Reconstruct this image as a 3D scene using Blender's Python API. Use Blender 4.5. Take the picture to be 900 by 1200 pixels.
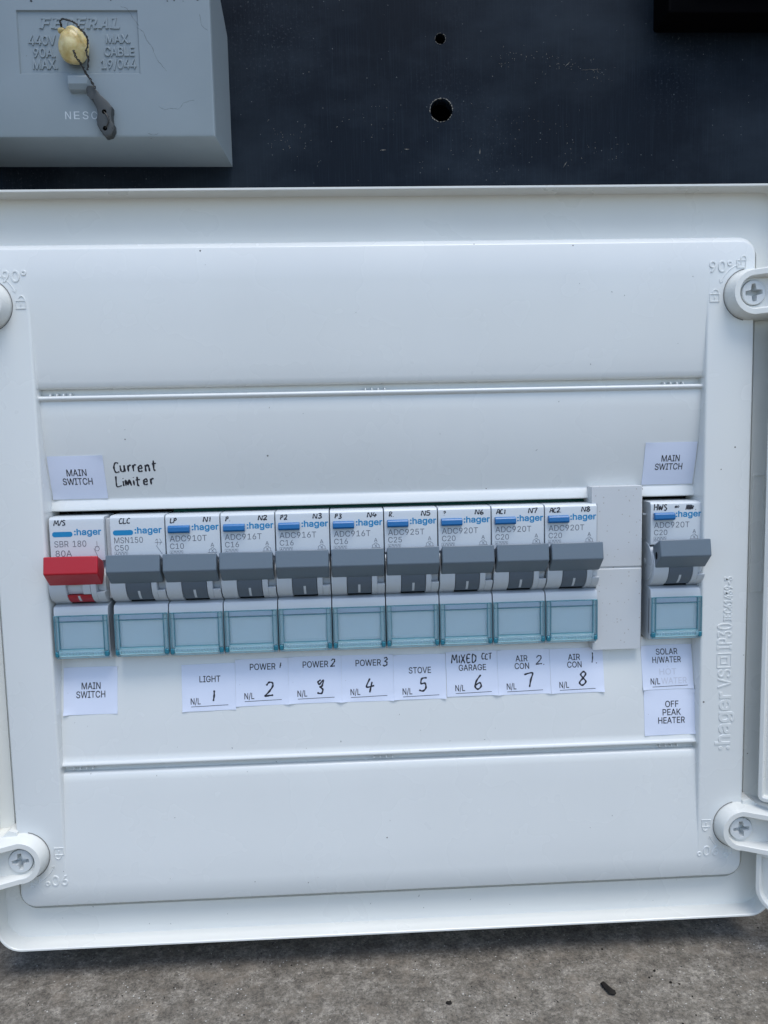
import bpy, bmesh, math, random
from mathutils import Vector, Matrix

for o in list(bpy.data.objects): bpy.data.objects.remove(o)
SC = bpy.context.scene
COL = SC.collection
MM = 0.001
rnd = random.Random(7)

# ---------------------------------------------------------------- camera
cam_d = bpy.data.cameras.new('camera'); cam = bpy.data.objects.new('camera', cam_d); COL.objects.link(cam)
cam_d.sensor_fit = 'HORIZONTAL'; cam_d.sensor_width = 36; cam_d.lens = 36.04
cam_d.clip_start = 0.005; cam_d.clip_end = 400
Rt = Vector((0.99879208, -0.04404876, -0.02177341))
Fw = Vector((0.04172033, 0.9943324, -0.09778797))
Up = Vector((0.02595745, 0.09676146, 0.99496906))
m = Matrix.Identity(4)
for i in range(3):
    m[i][0] = Rt[i]; m[i][1] = Up[i]; m[i][2] = -Fw[i]
m[1][3] = -0.250
cam.matrix_world = m
SC.camera = cam
# ---------------------------------------------------------------- sky, sun, exposure
SUN_EL, SUN_AZ = 68.0, 155.0      # veiled sun high in front of the board, to the right
world = bpy.data.worlds.new('World'); SC.world = world; world.use_nodes = True
wn = world.node_tree; bg = wn.nodes['Background']
sky = wn.nodes.new('ShaderNodeTexSky'); sky.sky_type = 'NISHITA'; sky.sun_disc = False
sky.sun_elevation = math.radians(SUN_EL); sky.sun_rotation = math.radians(SUN_AZ)
sky.air_density = 1.0; sky.dust_density = 1.0; sky.ozone_density = 2.0
wn.links.new(sky.outputs[0], bg.inputs[0]); bg.inputs[1].default_value = 0.125
sun_d = bpy.data.lights.new('sun', 'SUN'); sun_d.energy = 1.1; sun_d.angle = math.radians(32); sun_d.color = (1, .99, .95)
sun = bpy.data.objects.new('sun', sun_d); COL.objects.link(sun)
az, el = math.radians(SUN_AZ), math.radians(SUN_EL)
sd = Vector((math.sin(az)*math.cos(el), math.cos(az)*math.cos(el), math.sin(el)))   # towards the sun
sun.rotation_mode = 'QUATERNION'; sun.rotation_quaternion = sd.to_track_quat('Z', 'Y')
sun.location = sd*3
SC.view_settings.view_transform = 'Standard'; SC.view_settings.look = 'None'
SC.view_settings.exposure = 0.94; SC.view_settings.gamma = 1

# ---------------------------------------------------------------- materials
def new_mat(name):
    mt = bpy.data.materials.new(name); mt.use_nodes = True
    nt = mt.node_tree; return mt, nt, nt.nodes['Principled BSDF']
def nd(nt, typ, **kw):
    n = nt.nodes.new(typ)
    for k, v in kw.items():
        if k.startswith('i_'): n.inputs[k[2:].replace('_', ' ')].default_value = v
        else: setattr(n, k, v)
    return n
def ramp(nt, fac, stops):
    r = nt.nodes.new('ShaderNodeValToRGB'); nt.links.new(fac, r.inputs[0])
    e = r.color_ramp.elements
    while len(e) < len(stops): e.new(0.5)
    for k, (p, c) in enumerate(stops):
        e[k].position = p; e[k].color = (c, c, c, 1) if not hasattr(c, '__len__') else (*c, 1)
    return r.outputs[0]
def mixc(nt, fac, a, b, mode='MIX'):
    x = nt.nodes.new('ShaderNodeMix'); x.data_type = 'RGBA'; x.blend_type = mode
    for s, v in ((0, fac), (6, a), (7, b)):
        if isinstance(v, bpy.types.NodeSocket): nt.links.new(v, x.inputs[s])
        else: x.inputs[s].default_value = v if s == 0 else (*v, 1)
    return x.outputs[2]
def coords(nt, scale=(1, 1, 1)):
    t = nt.nodes.new('ShaderNodeTexCoord'); mp = nt.nodes.new('ShaderNodeMapping'); mp.inputs['Scale'].default_value = scale
    nt.links.new(t.outputs['Object'], mp.inputs[0]); return mp.outputs[0]
def noise(nt, vec, scale, detail=4, rough=.6):
    n = nt.nodes.new('ShaderNodeTexNoise'); n.inputs['Scale'].default_value = scale
    n.inputs['Detail'].default_value = detail; n.inputs['Roughness'].default_value = rough
    nt.links.new(vec, n.inputs['Vector']); return n.outputs[0]
def bump(nt, bs, h, strength, dist):
    b = nt.nodes.new('ShaderNodeBump'); b.inputs['Strength'].default_value = strength; b.inputs['Distance'].default_value = dist
    nt.links.new(h, b.inputs['Height']); nt.links.new(b.outputs[0], bs.inputs['Normal'])
def specks(nt, vec, scale, size, density):
    """small round dust or dirt specks: voronoi cells, only some of them filled"""
    v = nt.nodes.new('ShaderNodeTexVoronoi'); v.inputs['Scale'].default_value = scale; nt.links.new(vec, v.inputs['Vector'])
    lt = nd(nt, 'ShaderNodeMath', operation='LESS_THAN'); nt.links.new(v.outputs['Distance'], lt.inputs[0])
    sep = nt.nodes.new('ShaderNodeSeparateColor'); nt.links.new(v.outputs['Color'], sep.inputs[0])
    mu = nd(nt, 'ShaderNodeMath', operation='MULTIPLY'); nt.links.new(sep.outputs[1], mu.inputs[0]); mu.inputs[1].default_value = size
    nt.links.new(mu.outputs[0], lt.inputs[1])
    d = nd(nt, 'ShaderNodeMath', operation='LESS_THAN'); nt.links.new(sep.outputs[0], d.inputs[0]); d.inputs[1].default_value = density
    a = nd(nt, 'ShaderNodeMath', operation='MULTIPLY'); nt.links.new(lt.outputs[0], a.inputs[0]); nt.links.new(d.outputs[0], a.inputs[1])
    return a.outputs[0]
def plastic(name, col, rough=.35, var=.03, speck=None, grain=0.02, spec=.5, metallic=0):
    mt, nt, bs = new_mat(name)
    v = coords(nt); n = noise(nt, v, 60, 5)
    c = mixc(nt, n, tuple(x*(1-var) for x in col), tuple(min(1, x*(1+var)) for x in col))
    if speck:
        c = mixc(nt, specks(nt, v, *speck[0]), c, speck[1])
        if speck[0][0] == 220:      # outdoor dust: pale rub marks and tiny grey dots
            c = mixc(nt, specks(nt, coords(nt, (1, 1, .6)), 130, .045, .10), c, (.30, .31, .30))
            c = mixc(nt, ramp(nt, noise(nt, coords(nt, (1, 1, .55)), 18, 3, .5), [(.35, 0.), (.8, .3)]), c, tuple(x*.86 for x in col))
    nt.links.new(c, bs.inputs['Base Color'])
    nt.links.new(ramp(nt, noise(nt, v, 45, 3, .5), [(.3, rough*.8), (.7, rough*1.3)]), bs.inputs['Roughness'])
    bs.inputs['Specular IOR Level'].default_value = spec; bs.inputs['Metallic'].default_value = metallic
    if grain: bump(nt, bs, noise(nt, v, 2500, 3), .25, grain*MM)
    return mt

WHITE = plastic('white_plastic', (.70, .712, .69), .26, .015, ((220, .09, .05), (.10, .09, .08)), 0)
TRAY = plastic('bounce_warmed_white', (.71, .71, .665), .30, .015, ((220, .09, .04), (.10, .09, .08)), 0)  # same plastic as the cover, with warm bounced light mixed into its colour
BODY = plastic('breaker_plastic', (.53, .565, .59), .32, .03, ((500, .10, .08), (.2, .18, .15)), .02)
BLANK = plastic('dusty_blank_plastic', (.54, .555, .56), .55, .05, ((800, .24, .30), (.38, .36, .34)), .03)
GREY = plastic('grey_toggle_plastic', (.115, .148, .178), .38, .06, ((900, .16, .05), (.35, .36, .36)), .03)
DGREY = plastic('dark_grey_rocker', (.10, .125, .15), .35, .05, None, .02)
RED = plastic('red_toggle_plastic', (.40, .005, .015), .35, .05, None, .03)
BLUE = plastic('blue_button', (.002, .12, .33), .32, .05, None, .01)
BLUEINK = plastic('blue_ink', (.0, .20, .42), .5, .03, None, 0)
GREYINK = plastic('grey_ink', (.13, .14, .16), .55, .1, None, 0)
BLACKINK = plastic('black_print', (.03, .03, .035), .5, .1, None, 0)
GHOST = plastic('faded_print', (.58, .60, .68), .6, .05, None, 0)
MARKER = plastic('black_marker', (.012, .012, .02), .38, .2, None, 0)
PAPER = plastic('label_paper', (.68, .72, .83), .5, .02, ((800, .1, .04), (.4, .4, .45)), .02)
POCKET = plastic('label_pocket', (.86, .90, .91), .5, .05, None, .02)
BLACKPL = plastic('matt_black', (.0015, .0015, .002), .8, .2, None, .05, .02)
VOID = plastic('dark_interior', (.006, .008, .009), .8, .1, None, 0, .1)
PCBG = plastic('dark_green_bar', (.006, .07, .055), .6, .1, None, 0, .2)
GRIME = plastic('grime', (.16, .155, .14), .8, .3, None, 0)
CHIPM = plastic('bark_crumb', (.02, .017, .014), .9, .3, None, .3, .2)
SCREW = plastic('screw_plastic', (.62, .64, .63), .4, .04, None, .02)
RIM = plastic('chipped_board_edge', (.23, .215, .185), .8, .3, None, .3, .2)
WIRE = plastic('dark_twisted_wire', (.035, .033, .03), .45, .2, None, .05, .5, .5)

# grey painted fuse cover with cracks
def fuse_grey():
    mt, nt, bs = new_mat('grey_bakelite')
    v = coords(nt)
    c = mixc(nt, noise(nt, v, 40, 6), (.185, .225, .245), (.225, .265, .285))
    c = mixc(nt, specks(nt, v, 420, .10, .10), c, (.09, .09, .09))
    c = mixc(nt, ramp(nt, noise(nt, v, 300, 6, .7), [(.62, 0.), (.72, .35)]), c, (.28, .28, .27))
    nt.links.new(c, bs.inputs['Base Color']); bs.inputs['Roughness'].default_value = .42
    bump(nt, bs, noise(nt, v, 500, 5), .3, .05*MM)
    return mt
FUSE = fuse_grey()
FUSELIT = plastic('lit_raised_grey', (.46, .50, .52), .5, .1, None, .03)  # lighter copy of the fuse grey: light on the small letters, put into colour
LEAD = plastic('dull_lead', (.055, .06, .06), .55, .35, ((900, .3, .3), (.03, .03, .03)), .3, .4, .4)
CRACK = plastic('crack_line', (.035, .037, .04), .7, .2, None, 0, .2)

def wax():
    mt, nt, bs = new_mat('amber_wax')
    v = coords(nt)
    c = mixc(nt, ramp(nt, noise(nt, v, 260, 5, .65), [(.35, 0.), (.65, 1.)]), (.45, .32, .10), (.66, .57, .30))
    nt.links.new(c, bs.inputs['Base Color']); bs.inputs['Roughness'].default_value = .3
    bs.inputs['Subsurface Weight'].default_value = .35; bs.inputs['Subsurface Radius'].default_value = (.002, .0012, .0006)
    bs.inputs['Subsurface Scale'].default_value = .6
    bump(nt, bs, noise(nt, v, 350, 5), .6, .4*MM)
    return mt
WAX = wax()

def clear_teal(name, tint, solid, fac, rough):
    mt, nt, bs = new_mat(name)
    bs.inputs['Base Color'].default_value = (*solid, 1); bs.inputs['Roughness'].default_value = rough
    v = coords(nt)
    bump(nt, bs, noise(nt, v, 900, 4), .3, .08*MM)
    tr = nt.nodes.new('ShaderNodeBsdfTransparent'); tr.inputs[0].default_value = (*tint, 1)
    mx = nt.nodes.new('ShaderNodeMixShader')
    fr = nt.nodes.new('ShaderNodeFresnel'); fr.inputs[0].default_value = 1.45
    ad = nd(nt, 'ShaderNodeMath', operation='ADD'); nt.links.new(fr.outputs[0], ad.inputs[0]); ad.inputs[1].default_value = fac; ad.use_clamp = True
    nt.links.new(ad.outputs[0], mx.inputs[0]); nt.links.new(tr.outputs[0], mx.inputs[1]); nt.links.new(bs.outputs[0], mx.inputs[2])
    nt.links.new(mx.outputs[0], nt.nodes['Material Output'].inputs[0]); return mt
PANE = clear_teal('clear_blue_pane', (.97, .99, .995), (.60, .74, .80), .06, .12)
EDGE = clear_teal('clear_blue_edge', (.95, .99, 1.0), (.60, .84, .90), .12, .06)
DEEPTEAL = clear_teal('clear_blue_line', (.72, .92, .95), (.22, .56, .66), .22, .08)
KNUCK = clear_teal('clear_blue_knuckle', (.35, .68, .77), (.06, .32, .42), .45, .10)

def panel_mat():
    mt, nt, bs = new_mat('black_mounting_board')
    v = coords(nt)
    vs = coords(nt, (1, 1, .02))
    streak = noise(nt, vs, 1900, 3, .7)
    cloud = noise(nt, v, 9, 5, .6)
    c = mixc(nt, cloud, (.0016, .0042, .0085), (.0034, .0082, .0155))
    c = mixc(nt, ramp(nt, streak, [(.5, 0.), (.78, .35)]), c, (.018, .030, .043))
    # chalky smudges and scuffs
    sm = ramp(nt, noise(nt, v, 14, 3, .5), [(.48, 0.), (.66, 1.)])
    fine = ramp(nt, noise(nt, v, 900, 6, .75), [(.56, 0.), (.72, 1.)])
    mu = nd(nt, 'ShaderNodeMath', operation='MULTIPLY'); nt.links.new(sm, mu.inputs[0]); nt.links.new(fine, mu.inputs[1])
    mu2 = nd(nt, 'ShaderNodeMath', operation='MULTIPLY'); nt.links.new(mu.outputs[0], mu2.inputs[0]); mu2.inputs[1].default_value = .5
    c = mixc(nt, mu2.outputs[0], c, (.13, .14, .16))
    c = mixc(nt, specks(nt, v, 700, .12, .14), c, (.12, .13, .13))
    c = mixc(nt, specks(nt, v, 240, .07, .12), c, (.22, .21, .18))
    veil = ramp(nt, noise(nt, coords(nt, (1, 1, 1.7)), 11, 7, .62), [(.44, 0.), (.72, .55)])
    c = mixc(nt, veil, c, (.030, .042, .056))
    nt.links.new(c, bs.inputs['Base Color']); bs.inputs['Specular IOR Level'].default_value = .10
    nt.links.new(ramp(nt, noise(nt, v, 25, 5), [(.3, .42), (.7, .6)]), bs.inputs['Roughness'])
    bump(nt, bs, streak, .25, .08*MM)
    return mt
PANEL = panel_mat()

def concrete():
    mt, nt, bs = new_mat('concrete')
    v = coords(nt)
    a = ramp(nt, noise(nt, v, 190, 9, .72), [(.34, (.105, .090, .071)), (.5, (.17, .150, .121)), (.66, (.30, .270, .225))])
    b = ramp(nt, noise(nt, v, 1000, 5, .85), [(.34, .35), (.5, .95), (.66, 1.6)])
    c = mixc(nt, 1.0, a, b, 'MULTIPLY')
    c = mixc(nt, ramp(nt, noise(nt, v, 85, 6, .7), [(.52, 0.), (.68, .45)]), c, (.25, .205, .155))
    c = mixc(nt, specks(nt, v, 520, .2, .16), c, (.03, .028, .026))
    c = mixc(nt, specks(nt, v, 1000, .28, .16), c, (.5, .48, .44))
    c = mixc(nt, specks(nt, v, 1250, .3, .14), c, (.04, .04, .038))
    nt.links.new(c, bs.inputs['Base Color']); bs.inputs['Roughness'].default_value = .9
    bump(nt, bs, noise(nt, v, 700, 7, .7), .8, .5*MM)
    return mt
CONC = concrete()

# ---------------------------------------------------------------- helpers
def root(name, label, cat, loc, group=None):
    o = bpy.data.objects.new(name, None); o.empty_display_size = .01; COL.objects.link(o)
    o.location = Vector(loc)*MM; o['label'] = label; o['category'] = cat
    if group: o['group'] = group
    return o
def origin_of(p):
    v = Vector((0, 0, 0))
    while p: v += p.location; p = p.parent
    return v
def link_mesh(name, me, mat, parent=None, smooth=35, origin=None):
    """mesh data in world millimetres -> object under its parent"""
    o = bpy.data.objects.new(name, me); COL.objects.link(o)
    off = origin_of(parent) if parent else (Vector(origin)*MM if origin else Vector((0, 0, 0)))
    for vv in me.vertices: vv.co = vv.co*MM - off
    if mat is not None and not me.materials:
        for q in (mat if isinstance(mat, (list, tuple)) else [mat]): me.materials.append(q)
    if smooth:
        for p in me.polygons: p.use_smooth = True
        me.set_sharp_from_angle(angle=math.radians(smooth))
    if parent: o.parent = parent
    elif origin: o.location = off
    return o
def obj(name, bm, mat, parent=None, smooth=35, origin=None, bevel=0, seg=2):
    me = bpy.data.meshes.new(name); bmesh.ops.recalc_face_normals(bm, faces=bm.faces); bm.to_mesh(me); bm.free()
    o = link_mesh(name, me, mat, parent, smooth, origin)
    if bevel:
        b = o.modifiers.new('bevel', 'BEVEL'); b.width = bevel*MM; b.segments = seg; b.limit_method = 'ANGLE'
        b.angle_limit = math.radians(38); b.harden_normals = False
    return o
def box(bm, x0, x1, y0, y1, z0, z1):
    v = [bm.verts.new((x, y, z)) for x in (x0, x1) for y in (y0, y1) for z in (z0, z1)]
    for f in ((0, 1, 3, 2), (4, 6, 7, 5), (0, 4, 5, 1), (2, 3, 7, 6), (0, 2, 6, 4), (1, 5, 7, 3)):
        bm.faces.new([v[i] for i in f])
def extr_x(bm, prof, x0, x1):
    """closed (y,z) profile swept along x"""
    a = [bm.verts.new((x0, y, z)) for y, z in prof]; b = [bm.verts.new((x1, y, z)) for y, z in prof]
    n = len(prof)
    for i in range(n): bm.faces.new((a[i], a[(i+1) % n], b[(i+1) % n], b[i]))
    bm.faces.new(a); bm.faces.new(b[::-1])
def rrect(x0, x1, z0, z1, r, n=8):
    P = []
    for cx, cz, a0 in ((x1-r, z1-r, 0), (x0+r, z1-r, 90), (x0+r, z0+r, 180), (x1-r, z0+r, 270)):
        for k in range(n+1):
            a = math.radians(a0+90*k/n); P.append((cx+r*math.cos(a), cz+r*math.sin(a)))
    return P
def circle(cx, cz, r, n=40): return [(cx+r*math.cos(2*math.pi*k/n), cz+r*math.sin(2*math.pi*k/n)) for k in range(n)]
def ring(bm, pts, y):
    ys = y if callable(y) else (lambda x, z: y)
    return [bm.verts.new((x, ys(x, z), z)) for x, z in pts]
def bridge(bm, a, b):
    n = len(a)
    for i in range(n): bm.faces.new((a[i], a[(i+1) % n], b[(i+1) % n], b[i]))
def loop_edges(bm, vs):
    out = []
    for i in range(len(vs)):
        e = bm.edges.get((vs[i], vs[(i+1) % len(vs)])) or bm.edges.new((vs[i], vs[(i+1) % len(vs)])); out.append(e)
    return out
def fill(bm, *loops):
    es = []
    for l in loops: es += loop_edges(bm, l)
    bmesh.ops.triangle_fill(bm, use_beauty=True, use_dissolve=False, edges=es, normal=(0, -1, 0))
def tube(bm, pts, r, n=8):
    """round tube along 3-D points; r a number or list"""
    pts = [Vector(p) for p in pts]; rs = r if hasattr(r, '__len__') else [r]*len(pts)
    prev = None
    for i, p in enumerate(pts):
        t = (pts[min(i+1, len(pts)-1)]-pts[max(i-1, 0)]).normalized()
        u = t.cross(Vector((0, 1, 0.01))).normalized(); w = t.cross(u)
        c = [bm.verts.new(p+(u*math.cos(2*math.pi*k/n)+w*math.sin(2*math.pi*k/n))*rs[i]) for k in range(n)]
        if prev:
            for k in range(n): bm.faces.new((prev[k], prev[(k+1) % n], c[(k+1) % n], c[k]))
        else: bm.faces.new(c)
        prev = c
    bm.faces.new(prev[::-1])
def catmull(P, sub=6):
    if len(P) < 3: 
        return [tuple(P[0][j]+(P[-1][j]-P[0][j])*k/sub for j in range(len(P[0]))) for k in range(sub+1)]
    Q = [P[0]]+list(P)+[P[-1]]; out = []
    for i in range(1, len(Q)-2):
        for k in range(sub):
            t = k/sub
            out.append(tuple(.5*((2*Q[i][j])+(-Q[i-1][j]+Q[i+1][j])*t+(2*Q[i-1][j]-5*Q[i][j]+4*Q[i+1][j]-Q[i+2][j])*t*t
                             + (-Q[i-1][j]+3*Q[i][j]-3*Q[i+1][j]+Q[i+2][j])*t**3) for j in range(len(P[0]))))
    out.append(tuple(P[-1])); return out

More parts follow.
